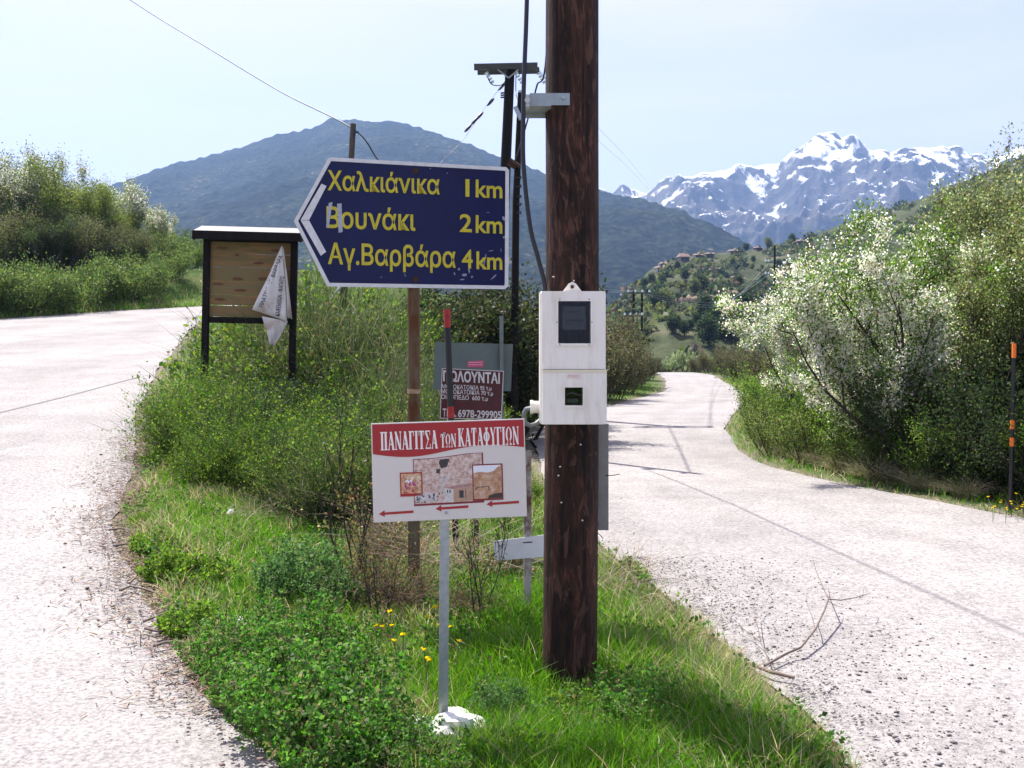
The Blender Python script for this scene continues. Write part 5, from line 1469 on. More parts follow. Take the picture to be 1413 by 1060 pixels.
# torn banner hanging from the right post
bt = tag(empty('torn_banner', (kx(392) * math.cos(R(3)) + t.location.x, t.location.y - 0.10 + kx(392) * math.sin(R(3)), t.location.z)), 'torn rust stained white banner with Greek writing hanging off the kiosk', 'banner')
def qx(px): return (px - 392) * S
def qz(py): return EYE - (py - HZ) * S - bt.location.z
M['banner'] = mat('stained_banner', (0.66, 0.63, 0.59), 0.75, col2=(0.38, 0.24, 0.18), scale=5, ramp=(0.54, 0.78), bump=0.1)
M['bannerback'] = mat('banner_back', (0.60, 0.56, 0.50), 0.8, col2=(0.36, 0.22, 0.15), scale=6, ramp=(0.52, 0.75))
def sheet(name, rows, m, parent, thick=0.003):
    """rows of (left px, right px, py, y left, y right); cloth between them with ripples"""
    n = 20; V = []
    for r_i, (a, b_, py, ya, yb) in enumerate(rows):
        for k in range(n + 1):
            u = k / n
            V.append((qx(a + (b_ - a) * u), ya + (yb - ya) * u + (0.016 * math.sin(u * 6 + r_i * 0.5) + 0.007 * math.sin(u * 15 - r_i * 0.9)) * min(1, r_i / 3), qz(py[0] + (py[1] - py[0]) * u)))
    i = np.arange(len(rows) * (n + 1)).reshape(len(rows), n + 1)
    F = np.stack([i[:-1, :-1], i[1:, :-1], i[1:, 1:], i[:-1, 1:]], -1).reshape(-1, 4)
    o = np_mesh(name, V, F4=F, mat=m, parent=parent, smooth=True)
    sd = o.modifiers.new('thickness', 'SOLIDIFY'); sd.thickness = thick
    return o
rows = []
for k in range(11):
    u = k / 10
    rows.append((391.5 + (352 - 391.5) * u, 393 + (399.5 - 393) * u, (341 + (428 - 341) * u, 341 + (444 - 341) * u), -0.04, -0.04))
sheet('cloth', rows, M['banner'], bt)
rows = []
for k in range(9):
    u = k / 8
    rows.append((393.5 + 7 * u, 393.8 + 11.5 * u, (343 + (438 - 343) * u, 343 + (441 - 343) * u), -0.055, -0.012))
sheet('fold', rows, M['bannerback'], bt)
rows = []
for k in range(9):
    u = k / 8
    rows.append((365 + 11.5 * u, 400 - 20 * u ** 1.2, (437 + 40 * u, 443.5 + 35 * u), -0.05, -0.03))
sheet('tail', rows, M['bannerback'], bt)
# two written lines running up the cloth
def slanted(name, body, p0, p1, cap, bold, yy, ):
    V, Fs, w_ = text_mb(body, cap * S, bold, math.hypot(p1[0] - p0[0], p1[1] - p0[1]) * S)
    a = math.atan2(-(p1[1] - p0[1]), p1[0] - p0[0])
    mb = MB(); mb.add([(qx(p0[0]) + x * math.cos(a) - z * math.sin(a), yy - w3, qz(p0[1]) + x * math.sin(a) + z * math.cos(a)) for x, z, w3 in V], Fs)
    o = mb.build(name, mat('faded_black_lettering', (0.03, 0.03, 0.04), 0.7), bt)
    return o
slanted('written_line', 'ΠΛΑΤΕΙΑ ΑΓ. ΒΑΡΒΑΡΑ', (366, 425), (393.6, 355), 5.0, 0.012, -0.0565)
slanted('written_line', 'ΚΑΦΕΝΕΙΟΝ - ΦΑΓΗΤΟ', (389, 437), (396, 383), 5.5, 0.02, -0.0565)

# --- leaning wooden telephone pole
D = 15.0
S = D / FPX
xb = (466 - CXP) * S; zb = gz(xb, D)
t = tag(empty('telephone_pole', (xb, D, zb)), 'thin leaning grey wooden pole rising behind the left tip of the blue sign', 'telephone pole')
zt = EYE - (171 - HZ) * S - zb; le = (487.5 - 466) * S
mb = MB(); mb.tube([(-0.02, 0, -0.3), (le * 0.5 - 0.01, 0, zt * 0.5), (le, 0, zt)], [0.062, 0.055, 0.043], 14); mb.build('shaft', M['oldwood'], t)
mb = MB(); mb.tube([(le, -0.05, zt - 0.16), (le + 0.09, -0.05, zt - 0.13)], 0.010, 8); mb.tube([(le + 0.02, -0.05, zt - 0.17), (le + 0.02, -0.05, zt - 0.08)], 0.018, 8); mb.build('wire_hook', M['wire'], t)
zc_ = EYE - (405 - HZ) * S - zb
mb = MB(); mb.tube([((456 - 466) * S, -0.07, zc_ - 9 * S), ((471 - 466) * S, -0.07, zc_ + 9 * S)], [0.008, 0.028], 10); mb.build('white_marker', M['white'], t)
cable('telephone_wire', [P(20, -110, 21.5), P(180, 0, 20.0), P(290, 68, 18.4), P(388, 127, 16.9), P(487, 178, 15.0), P(523, 222, 15.6), P(566, 262, 17), P(680, 338, 23.6)], 0.011, M['wire'], 'thin telephone wire sagging across the sky from the upper left to the leaning pole', 6)

# --- utility poles behind the blue sign
D = 24.0
S = D / FPX
xb = (683 - CXP) * S; zb = gz(xb, D)
t = tag(empty('utility_pole', (xb, D, zb)), 'distant dark utility pole carrying a wooden crossarm, above the blue sign', 'utility pole')
zt = EYE - (90 - HZ) * S - zb; le = (704 - 683) * S
mb = MB(); mb.tube([(-0.03, 0, -0.3), (le * 0.5, 0, zt * 0.5), (le, 0, zt)], [0.145, 0.135, 0.115], 16); mb.build('shaft', M['darkwood'], t)
def ux(px): return (px - 683) * S
def uz(py): return EYE - (py - HZ) * S - zb
M['armwood'] = mat('crossarm_wood', (0.085, 0.080, 0.070), 0.85, var=0.5, scale=12, bump=0.2, stretch=(0.3, 3, 3))
mb = MB()
mb.box((ux(698), -0.17, uz(94.5)), (87 * S, 0.09, 0.14), Matrix.Rotation(R(-1.2), 3, 'Y'))
mb.box((ux(701.5), 0.17, uz(95.5)), (86 * S, 0.09, 0.14), Matrix.Rotation(R(-1.2), 3, 'Y'))
cro = mb.build('crossarm', M['armwood'], t)
mb = MB()
for a in (687, 715): mb.tube([(ux(a), -0.19, uz(99)), (ux(702), -0.14, uz(110))], 0.018, 6)
mb.build('brace', M['galv'], cro)
for px in (671, 712, 743):
    mb = MB(); z0 = uz(101)
    for k in range(4): mb.tube([(ux(px) + k * 0.045, -0.1, z0 - 0.02 - k * 0.07), (ux(px) + k * 0.045 + 0.02, -0.1, z0 - 0.055 - k * 0.07)], [0.06, 0.045], 10)
    mb.build('insulator', M['porcelain'], cro)
mb = MB()
for k in range(3): mb.tube([(ux(697) , -0.13, uz(130 + k * 3)), (ux(691), -0.16, uz(131 + k * 3))], 0.02, 6)
mb.build('step_iron', M['wire'], t)
UP = (xb, D, zb)
xb2 = (712 - CXP) / FPX * 15.2; zb2 = gz(xb2, 15.2); S2 = 15.2 / FPX
t2 = tag(empty('utility_pole', (xb2, 15.2, zb2)), 'shorter thin dark pole rising just right of the one with the crossarm', 'utility pole')
def vx(px): return (px - 712) * S2
def vz(py): return EYE - (py - HZ) * S2 - zb2
mb = MB(); mb.tube([(vx(708), 0, -0.3), (vx(712), 0, vz(280)), (vx(718.5), 0, vz(127))], [0.062, 0.055, 0.045], 14); mb.build('shaft', M['darkwood'], t2)
mb = MB(); mb.tube([(vx(718.4), 0, vz(128.5)), (vx(718.6), 0, vz(125.5))], 0.047, 14); mb.build('cap', M['paleSteel'], t2)
mb = MB(); mb.box((vx(715), -0.075, vz(158)), (0.06, 0.06, 0.22), Matrix.Rotation(R(-25), 3, 'Y')); mb.build('bracket_plate', M['galv'], t2)
for px, py in ((726, 155), (729, 160), (723, 163)):
    mb = MB(); mb.tube([(vx(px - 3), -0.08, vz(py)), (vx(px + 2), -0.09, vz(py + 2))], [0.030, 0.022], 8); mb.build('insulator', M['rubber'], t2)
mb = MB(); mb.box((vx(707), -0.07, vz(228)), (0.14, 0.08, 0.09), Matrix.Rotation(R(30), 3, 'Y')); mb.tube([(vx(703), -0.12, vz(222)), (vx(717), -0.12, vz(232))], 0.032, 8); mb.build('cable_joint', M['rust'], t2)
mb = MB()
for py in (246, 258, 272, 283, 294): mb.tube([(vx(711), -0.04, vz(py)), (vx(719), -0.06, vz(py))], 0.010, 6); mb.tube([(vx(718.5), -0.06, vz(py - 2)), (vx(718.5), -0.06, vz(py + 2))], 0.014, 6)
mb.build('step_iron', M['wire'], t2)
cable('guy_wire', [P(697, 113, 24), P(668, 150, 23.2), P(640, 192, 22.4), P(607, 226, 21.7), P(500, 335, 19.6)], 0.005, M['wire'], 'thin guy wire running down left from the crossarm pole', 6)
for q in [(692, 120), (677, 141), (662, 160), (655, 167), (646, 177)]:
    mb = MB(); c = P(q[0], q[1], 24 - (697 - q[0]) / 57 * 1.6); dv = np.array((-0.10, -0.05, -0.12))
    mb.tube([c - dv * 0.8, c - dv * 0.35, c + dv * 0.35, c + dv * 0.8], [0.014, 0.036, 0.036, 0.014], 8)
    tag(mb.build('guy_insulator', M['wire']), 'small dark strain insulator on the thin guy wire', 'insulator', 'insulators on the guy wire')
cable('twisted_cable', [(xp + 0.08, yp + 0.11, 8.25), (0.36, 8.0, 6.45), P(754, 74, 11.3), P(741, 118, 12.3), P(733, 148, 12.9), P(719, 197, 14.1), P(709, 226, 14.9)], 0.011, M['rubber'], 'black twisted cable sagging from the thick pole back to the shorter dark pole', 6)
cable('jumper_wire', [P(672, 104, 23.9), P(678, 116, 23.8), P(690, 118, 23.8), P(697, 112, 23.9)], 0.012, M['wire'], 'short looping wire under the left end of the crossarm', 6, 10)
cable('jumper_wire', [P(712, 104, 23.9), P(712, 130, 24.2), P(716, 140, 20.0), P(722, 154, 15.1)], 0.012, M['wire'], 'short hanging wire from the crossarm to the shorter pole', 6, 10)
for k in range(2):
    cable('power_line', [P(740 + 4 * k, 97, 24), P(786, 140 + 8 * k, 38), P(831, 182 + 17 * k, 60), P(880, 236 + 9 * k, 110), P(918, 288 + 4 * k, 190), P(944, 345, 330)], 0.008, M['galv'], ['upper thin power line slanting down right of the thick pole', 'lower thin power line slanting down right of the thick pole'][k], 5)

# --- distant double pole and single pole on the valley side
def hillbase(px, py):
    t_ = hill_t(px, py); return on_hill(px, t_)
D = 92.0
S = D / FPX
xb = (880 - CXP) * S; zb = gz(xb, D)
t = tag(empty('double_pole', (xb, D, zb)), 'distant double wooden pole with two short crossarms above the far road bend', 'utility pole')
def dx(px): return (px - 880) * S
def dz_(py): return EYE - (py - HZ) * S - zb
for px, yo in ((874.5, 0), (887, 0.6)):
    mb = MB(); mb.tube([(dx(px - 0.7), yo, -0.3), (dx(px), yo, dz_(401))], [0.14, 0.11], 10); mb.build('shaft', M['darkwood'], t)
for a, b_, py in ((866, 897, 404.5), (861, 887, 436)):
    mb = MB(); mb.box((dx((a + b_) / 2), -0.15, dz_(py)), ((b_ - a) * S, 0.12, 0.14)); c = mb.build('crossarm', M['armwood'], t)
    for q in range(4):
        mb = MB(); x_ = dx(a + 1 + (b_ - a - 2) * q / 3); mb.tube([(x_, -0.15, dz_(py) + 0.07), (x_, -0.15, dz_(py) + 0.30)], [0.11, 0.07], 8); mb.build('insulator', M['porcelain'], c)
D = 120.0
S = D / FPX
xb = (1069 - CXP) * S; zb = gz(xb, D)
t = tag(empty('utility_pole', (xb, D, zb)), 'distant single pole with insulators rising above the white blossom', 'utility pole')
def dx(px): return (px - 1069) * S
def dz_(py): return EYE - (py - HZ) * S - zb
mb = MB(); mb.tube([(0, 0, -0.3), (0, 0, dz_(339))], [0.17, 0.13], 10); mb.build('shaft', M['darkwood'], t)
for py in (362, 379):
    mb = MB(); mb.box((dx(1062), -0.1, dz_(py)), (12 * S, 0.1, 0.12)); c = mb.build('crossarm', M['armwood'], t)
    for px in (1056.5, 1060.5):
        mb = MB(); mb.tube([(dx(px), -0.1, dz_(py) + 0.05), (dx(px), -0.1, dz_(py) + 0.32)], [0.12, 0.08], 8); mb.build('insulator', M['porcelain'], c)
for k in range(3):
    cable('power_line', [P(800, 393 - 2 * k, 60), P(840, 400 + 2 * k, 80), P(868 + k * 9, 402, 92), P(920, 410 + 3 * k, 97), P(1000, 416 + 2 * k, 108), P(1062, 378 - k * 8, 120)], 0.012, M['galv'], ['pale power line from the double pole to the single pole, lowest of three', 'pale power line from the double pole to the single pole, middle of three', 'pale power line from the double pole to the single pole, top of three'][k], 5, 12)

# --- hamlet on the hill
M['rooftile'] = mat('clay_roof', (0.19, 0.125, 0.10), 0.8, var=0.3, scale=2)
M['housewall'] = mat('pale_house_wall', (0.52, 0.47, 0.41), 0.8, var=0.15, scale=1)
M['housestone'] = mat('stone_house_wall', (0.26, 0.21, 0.18), 0.85, var=0.3, scale=1.5)
def house(px, py, wpx, w_, dep_, h, rise, rz, wall, label, tt=None):
    w_, dep_, h, rise = w_ * 0.58, dep_ * 0.58, h * 0.66, rise * 0.55
    p = hillbase(px, py)
    t = tag(empty('house', (p[0], p[1], p[2] - 0.4), (0, 0, rz)), label, 'house', 'houses of the hill hamlet')
    mb = MB(); mb.box((0, 0, h / 2), (w_, dep_, h))
    mb.build('wall', wall, t)
    o = 0.45
    rf = MB()
    V = [(-w_ / 2 - o, -dep_ / 2 - o, h), (w_ / 2 + o, -dep_ / 2 - o, h), (w_ / 2 + o, dep_ / 2 + o, h), (-w_ / 2 - o, dep_ / 2 + o, h), (-w_ / 2 + w_ * 0.08, 0, h + rise), (w_ / 2 - w_ * 0.08, 0, h + rise)]
    rf.add(V, [(0, 1, 5, 4), (2, 3, 4, 5), (1, 2, 5), (3, 0, 4), (3, 2, 1, 0)])
    r_ = rf.build('roof', M['rooftile'], t)
    c = MB(); c.box((w_ * 0.22, dep_ * 0.15, h + rise * 0.9), (0.7, 0.7, 1.4)); c.build('chimney', wall, r_)
    nwin = max(2, int(w_ / 3.2))
    for k in range(nwin):
        wi = MB(); wi.box((-w_ / 2 + w_ * (k + 0.5) / nwin, -dep_ / 2 - 0.02, h * 0.58), (1.1, 0.06, 1.3)); wi.build('window', M['blackpaint'], t)
    dr = MB(); dr.box((w_ * 0.06, -dep_ / 2 - 0.02, 1.0), (1.0, 0.05, 2.0)); dr.build('door', M['oldwood'], t)
    return t
house(943, 361.5, 18, 6.0, 5.5, 3.2, 2.6, 0.2, M['housestone'], 'orange roofed stone house standing alone, most conspicuous on the hill crest')
house(916, 369, 10, 4.2, 4.5, 2.4, 1.3, -0.4, M['housewall'], 'pale house with pinkish roof left of the lone orange roofed one')
house(909, 374, 10, 4.2, 4.0, 2.2, 1.2, 0.5, M['housewall'], 'small pale house lowest at the left end of the hamlet')
house(963, 357, 12, 5.0, 5, 2.4, 1.2, 0.1, M['housewall'], 'low pale house just right of the lone orange roofed one')
house(980, 355.5, 12, 5.0, 5, 2.4, 1.2, -0.2, M['housestone'], 'low brownish house in the middle of the hamlet')
house(1012, 351, 14, 6.5, 5, 2.4, 1.3, 0.1, M['housewall'], 'long low house with orange roof toward the right of the hamlet')
house(1046, 346, 9, 4.5, 4, 2.2, 1.1, 0.3, M['housestone'], 'small dull house right of the long low one')
house(1104, 337, 10, 4.8, 5, 2.4, 1.4, 0.0, M['housewall'], 'red roofed house farthest right, at the foot of the green slope')
house(860, 427, 6, 3.2, 3.4, 2.2, 1.0, 0.3, M['housewall'], 'tiny white house low on the left end of the hill')
# bare earth cuttings on the hillside
earth = mat('bare_earth', (0.23, 0.165, 0.115), 0.95, var=0.35, scale=0.6, bump=0.6, bscale=2)
def cutting(a, b_, py0, py1, hh, label):
    V = []
    for k in range(15):
        u = k / 14; px = a + (b_ - a) * u; p = hillbase(px, py0 + (py1 - py0) * u)
        sc2 = math.sin(math.pi * min(1, max(0, u))) ** 0.5
        for zz, yy in ((-0.5, -1.2), (hh * sc2 * 0.6, -0.9), (hh * sc2, 0.5), (hh * sc2 * 0.8, 3.0)):
            V.append((p[0], p[1] + yy, p[2] + zz + 0.25 * math.sin(k * 2.1 + zz)))
    i = np.arange(15 * 4).reshape(15, 4)
    F = np.stack([i[:-1, :-1], i[1:, :-1], i[1:, 1:], i[:-1, 1:]], -1).reshape(-1, 4)
    tag(np_mesh('earth_bank', V, F4=F, mat=earth, smooth=True), kind='structure')
cutting(976, 1062, 412, 406, 1.3, '')
cutting(920, 968, 418, 414, 1.1, '')
cutting(978, 1030, 386, 384, 0.7, '')
cutting(988, 1030, 404, 408, 0.9, '')

# scattered scrub on the hillside: far-off mass, plus the separate trees one can tell apart
rng = np.random.default_rng(101)
pts, szs, cls = [], [], []
hc = np.array([(0.030, 0.045, 0.018), (0.05, 0.062, 0.022), (0.08, 0.10, 0.03), (0.11, 0.115, 0.05), (0.02, 0.035, 0.018), (0.09, 0.065, 0.045)])
for k in range(3800):
    px = rng.uniform(780, 1500) if k < 3400 else rng.uniform(1500, 1900)
    tq = rng.uniform(0.02, 1.0) ** 0.8
    if mnoise.noise(Vector((px / 34.0, tq * 7, 2.0))) < -0.02: continue
    p = on_hill(px, tq)
    s = rng.uniform(0.5, 1.7) * (1.3 if rng.random() < 0.15 else 1)
    m_ = 26
    q = rng.normal(size=(m_, 3)); q /= np.linalg.norm(q, axis=1)[:, None]; q *= rng.uniform(0.5, 1, (m_, 1)) ** 0.5
    q[:, 2] = np.abs(q[:, 2]) * 1.0
    pts.append(p + q * s * np.array((1.1, 1.1, 1.0))); szs.append(np.full(m_, s * 0.75)); cls.append(np.repeat(hc[rng.choice(6, p=[.25, .25, .2, .1, .15, .05])][None], m_, 0))
v, f, c = cards(rng, np.concatenate(pts), np.concatenate(szs), np.concatenate(cls), aspect=0.8, up=0.2)
tag(np_mesh('hillside_scrub', v, F4=f, mat=M['leaf'], col=c), kind='stuff')
ht = make_tree('hill_tree', 'dark round tree among the scrub of the far hillside', 'tree', 111, 5.0,
               leaf=(2600, 0.42, G_DARK, PR, 0.5), stems=2, tilt=0.3, levels=2, kids=(7, 5), spread=0.9, r0=0.12, base_r=0.2, ratio=0.5, first=0.25, minlev=1, group='separate trees on the far hillside')
ht2 = make_tree('hill_tree', 'light green tree among the scrub of the far hillside', 'tree', 112, 5.0,
                leaf=(2200, 0.42, [(0.10, 0.13, 0.035), (0.13, 0.15, 0.05), (0.07, 0.09, 0.03)], PR, 0.5), stems=2, tilt=0.3, levels=2, kids=(7, 5), spread=0.9, r0=0.12, base_r=0.2, ratio=0.5, first=0.25, minlev=1, group='separate trees on the far hillside')
used = set()
HT = [(971, 445, 1.0, ht), (990, 440, 0.9, ht), (1005, 432, 0.8, ht), (1018, 436, 0.9, ht), (985, 460, 0.9, ht), (1000, 470, 0.9, ht), (978, 478, 1.0, ht), (1024, 450, 1.2, ht), (1030, 428, 1.0, ht), (968, 404, 0.9, ht), (960, 408, 0.8, ht2), (974, 400, 0.8, ht2), (914, 425, 0.9, ht2), (905, 428, 0.8, ht), (1030, 346, 0.7, ht), (1060, 341, 1.0, ht2), (1094, 337, 0.9, ht), (1012, 368, 0.6, ht), (1040, 362, 0.5, ht), (935, 372, 0.6, ht), (925, 378, 0.6, ht), (955, 372, 0.5, ht2), (970, 366, 0.5, ht2), (900, 392, 0.7, ht), (888, 398, 0.7, ht), (945, 388, 0.7, ht), (962, 392, 0.6, ht), (915, 396, 0.7, ht), (1075, 372, 0.7, ht), (1090, 366, 0.6, ht2), (1110, 380, 0.7, ht), (944, 462, 0.5, ht), (952, 455, 0.4, ht), (960, 448, 0.4, ht), (935, 450, 0.4, ht), (929, 462, 0.6, ht), (1020, 395, 0.6, ht), (1052, 392, 0.6, ht), (1038, 372, 0.5, ht2)]
for px, py, s, src in HT:
    o = src if src.name not in used else copy_tree(src)
    used.add(src.name)
    p = hillbase(px, py)
    o.location = (p[0], p[1], p[2] - 0.2); o.scale = (s, s, s * 0.9); o.rotation_euler = (0, 0, px * 1.3)

# ------------------------------------------------------------------ grass, weeds, dead stalks, stones
def wedge_points(rng, n, y0, y1, pad=0.0, power=1.0):
    y = y0 + (y1 - y0) * rng.uniform(0, 1, n) ** power
    a = np.interp(y, LIN[:, 1], LIN[:, 0]) + pad; b_ = np.interp(y, RIN[:, 1], RIN[:, 0]) - pad
    x = a + (b_ - a) * rng.uniform(0, 1, n)
    return x, y
GREEN = np.array([(0.092, 0.223, 0.013), (0.065, 0.176, 0.010), (0.142, 0.270, 0.024), (0.046, 0.135, 0.010)])
STRAW = np.array([(0.36, 0.30, 0.17), (0.30, 0.24, 0.13), (0.42, 0.36, 0.24)])
def pnoise(x, y, f, s):
    return np.array([mnoise.noise(Vector((a * f, b_ * f, s))) for a, b_ in zip(x, y)])
rng = np.random.default_rng(201)
parts = []
for n, y0, y1, wd, seg in ((75000, 2.4, 5.2, 0.0045, 3), (70000, 4.8, 8.5, 0.006, 2), (42000, 8.2, 16.0, 0.009, 2), (26000, 15, 42, 0.018, 2)):
    x, y = wedge_points(rng, n, y0, y1, -0.03)
    dl = x - np.interp(y, LIN[:, 1], LIN[:, 0]); drr = np.interp(y, RIN[:, 1], RIN[:, 0]) - x
    edge = np.minimum(dl, drr)
    nz_ = pnoise(x, y, 1.1, 3.0); n2 = pnoise(x, y, 3.2, 8.0)
    h = 0.11 + 0.07 * nz_ + 0.06 * n2
    right = smooth01((x + 0.55) / 0.5)                       # taller grass round the thick pole
    h = h + right * smooth01((6.5 - y) / 1.5) * 0.06
    h = h * (1 - 0.75 * np.exp(-((x + 0.27) ** 2 + (y - 4.02) ** 2) / 0.03))
    h = h * (1 - 0.55 * np.exp(-((x - 0.30) ** 2 + (y - 4.35) ** 2) / 0.12))
    h = h * np.clip(0.30 + edge / 0.40, 0.30, 1.0)
    h = np.clip(h, 0.02, 0.42) * rng.uniform(0.55, 1.35, n)
    keep = rng.uniform(0, 1, n) < np.clip(0.10 + edge / 0.30 + 0.55 * n2, 0.03, 1.0)
    dry = rng.uniform(0, 1, n) < np.clip(0.07 + (0.45 + 0.35 * (drr < dl) * (y > 4.3)) * np.exp(-edge / 0.28) + 0.30 * (n2 > 0.25) * (1 - right) - 0.05 * right, 0.02, 0.8)
    # lush, greener bank at the front right
    x, y, h, dry = x[keep], y[keep], h[keep], dry[keep]
    m_ = len(x)
    col = GREEN[rng.choice(4, m_, p=[.4, .25, .25, .1])]
    col[dry] = STRAW[rng.choice(3, dry.sum())]
    z = hground(x, y) - 0.01
    D = rng.normal(size=(m_, 3)) * 0.32; D[:, 2] = 1.0
    h = h * np.where(dry, 1.15, 1)
    parts.append(ribbons(rng, np.stack([x, y, z], -1), D, h, wd * rng.uniform(0.6, 1.3, m_), col, bend=0.32, seg=seg))
def join_ribbon(name, parts, m, kind='stuff', parent=None):
    V, F, C = joinc(parts)
    o = np_mesh(name, V, F4=F, mat=m, col=C, parent=parent)
    if kind: tag(o, kind=kind)
    return o
join_ribbon('grass', parts, M['grass'])

x, y = wedge_points(rng, 16000, 2.4, 10.0, 0.05, 1.2)
keep = (pnoise(x, y, 1.7, 21.0) > -0.02) & (np.hypot(x + 0.27, y - 4.02) > 0.15)
x, y = x[keep], y[keep]
m_ = len(x)
C0 = np.stack([x, y, hground(x, y) + rng.uniform(0.005, 0.11, m_)], -1)
C3 = np.repeat(C0, 3, 0) + rng.normal(size=(m_ * 3, 3)) * 0.012
gc = np.array([(0.05, 0.13, 0.016), (0.075, 0.16, 0.025), (0.035, 0.09, 0.014), (0.12, 0.17, 0.05), (0.16, 0.13, 0.06)])
v, f, c = cards(rng, C3, 0.024, np.repeat(gc[rng.choice(5, m_, p=[.3, .25, .2, .15, .1])], 3, 0), aspect=0.65, up=0.3)
tag(np_mesh('ground_cover', v, F4=f, mat=M['leaf'], col=c), kind='stuff')

# verge grass along the far side of both roads and the left bank
parts = []
n = 26000
k = rng.uniform(0, 1, n); RO = resample(ROUT, 400); i = (k * 399).astype(int)
g_ = np.gradient(RO, axis=0); nn = np.stack([g_[:, 1], -g_[:, 0]], -1); nn /= np.linalg.norm(nn, axis=1)[:, None]
off = rng.exponential(0.6, n)
xy = RO[i] + nn[i] * off[:, None] + rng.normal(size=(n, 2)) * 0.08
vis = (xy[:, 1] > 6.0) & (xy[:, 1] < 50)
xy, off = xy[vis], off[vis]; m_ = len(xy)
dry = rng.uniform(0, 1, m_) < 0.32
col = GREEN[rng.choice(4, m_)] * 0.95; col[dry] = STRAW[rng.choice(3, dry.sum())]
D = rng.normal(size=(m_, 3)) * 0.35; D[:, 2] = 1
parts.append(ribbons(rng, np.stack([xy[:, 0], xy[:, 1], hground(xy[:, 0], xy[:, 1]) - 0.01], -1), D, np.clip(0.06 + off * 0.22, 0.05, 0.34) * rng.uniform(0.6, 1.4, m_), 0.010, col, bend=0.3, seg=2))
n = 14000
LO = resample(LOUT, 400); i = rng.integers(120, 399, n)
g_ = np.gradient(LO, axis=0); nn = np.stack([-g_[:, 1], g_[:, 0]], -1); nn /= np.linalg.norm(nn, axis=1)[:, None]
off = rng.exponential(1.4, n)
xy = LO[i] + nn[i] * off[:, None]
dry = rng.uniform(0, 1, n) < 0.3
col = GREEN[rng.choice(4, n)]; col[dry] = STRAW[rng.choice(3, dry.sum())] * 0.8
D = rng.normal(size=(n, 3)) * 0.4; D[:, 2] = 1
parts.append(ribbons(rng, np.stack([xy[:, 0], xy[:, 1], hground(xy[:, 0], xy[:, 1]) - 0.01], -1), D, rng.uniform(0.12, 0.32, n), 0.022, col, bend=0.3, seg=2))
join_ribbon('grass', parts, M['grass'])

# pale tussocks on the right verge
def tussock(label, seed, n, h, cols, spread, w, group, name='grass_tussock'):
    rg = np.random.default_rng(seed)
    a = rg.uniform(0, 6.28, n); r_ = rg.uniform(0, 0.06, n)
    B = np.stack([r_ * np.cos(a), r_ * np.sin(a), np.full(n, -0.02)], -1)
    ti = rg.uniform(0.1, spread, n)
    D = np.stack([np.sin(ti) * np.cos(a), np.sin(ti) * np.sin(a), np.cos(ti)], -1)
    V, F, C = ribbons(rg, B, D, h * rg.uniform(0.5, 1.1, n), w, np.asarray(cols)[rg.choice(len(cols), n)], bend=0.3, seg=4, grav=0.22)
    return tag(np_mesh(name, V, F4=F, mat=M['dry'], col=C), label, 'grass tuft', group)
tus = tussock('pale dry grass tussock on the right verge under the trees', 301, 420, 0.55, [(0.42, 0.37, 0.24), (0.34, 0.30, 0.18), (0.22, 0.24, 0.09)], 0.9, 0.007, 'dry tussocks along the right verge')
for i, (px, py, s) in enumerate([(1205, 664, 1.0), (1268, 676, 0.8), (1160, 652, 0.85), (1130, 645, 0.7), (1335, 688, 0.75), (1230, 668, 0.7), (1185, 660, 0.6), (1300, 682, 0.55), (1085, 632, 0.7), (1060, 618, 0.8), (1108, 640, 0.6)]):
    o = tus if i == 0 else copy_tree(tus)
    x, y = on_ground(px, py); put(o, x, y, s, i)

# lush weeds: many small leaves on short stems
def weed(label, seed, h, rad, nst, nl, lsize, cols, group, name='weed_clump', aspect=0.7):
    rg = np.random.default_rng(seed)
    t = tag(empty(name, (0, 0, 0)), label, 'weed', group)
    a = rg.uniform(0, 6.28, nst); r_ = rad * np.sqrt(rg.uniform(0, 1, nst))
    B = np.stack([r_ * np.cos(a) * 0.8, r_ * np.sin(a) * 0.8, np.full(nst, -0.02)], -1)
    D = np.stack([np.cos(a) * r_ / rad * 0.55, np.sin(a) * r_ / rad * 0.55, np.ones(nst)], -1) + rg.normal(size=(nst, 3)) * 0.12
    L = h * (1 - 0.45 * (r_ / rad) ** 2) * rg.uniform(0.35, 1.35, nst)
    V, F, C = ribbons(rg, B, D, L, 0.004, np.asarray(cols)[rg.choice(len(cols), nst)] * 0.8, bend=0.15, seg=2)
    np_mesh('stem', V, F4=F, mat=M['grass'], parent=t, col=C)
    k = rg.choice(nst, nl); u = rg.uniform(0.25, 1.05, nl) ** 0.8
    Dn = D / np.linalg.norm(D, axis=1)[:, None]
    cl = k  # leaflets in threes
    P0 = B[k] + Dn[k] * (L[k] * u)[:, None] + rg.normal(size=(nl, 3)) * 0.018
    P3 = np.repeat(P0, 3, 0)
    v, f, c = cards(rg, P3, lsize, np.repeat(np.asarray(cols)[rg.choice(len(cols), nl)], 3, 0), aspect=aspect, up=0.1)
    np_mesh('foliage', v, F4=f, mat=M['leaf'], parent=t, col=c)
    return t
LUSH = [(0.052, 0.150, 0.018), (0.075, 0.192, 0.022), (0.034, 0.102, 0.014), (0.103, 0.228, 0.035)]
BLUE = [(0.067, 0.138, 0.035), (0.090, 0.171, 0.049), (0.048, 0.105, 0.028)]
YG = [(0.102, 0.188, 0.022), (0.144, 0.225, 0.030), (0.066, 0.125, 0.016)]
w1 = weed('large lush green weed clump at the front corner by the left road', 311, 0.37, 0.26, 90, 2300, 0.022, LUSH + [(0.10, 0.17, 0.04), (0.12, 0.13, 0.05)], 'lush weeds in the foreground')
w2 = weed('blue green feathery weed clump on the lawn before the dry bramble', 312, 0.30, 0.22, 110, 2300, 0.024, BLUE, 'lush weeds in the foreground', aspect=0.5)
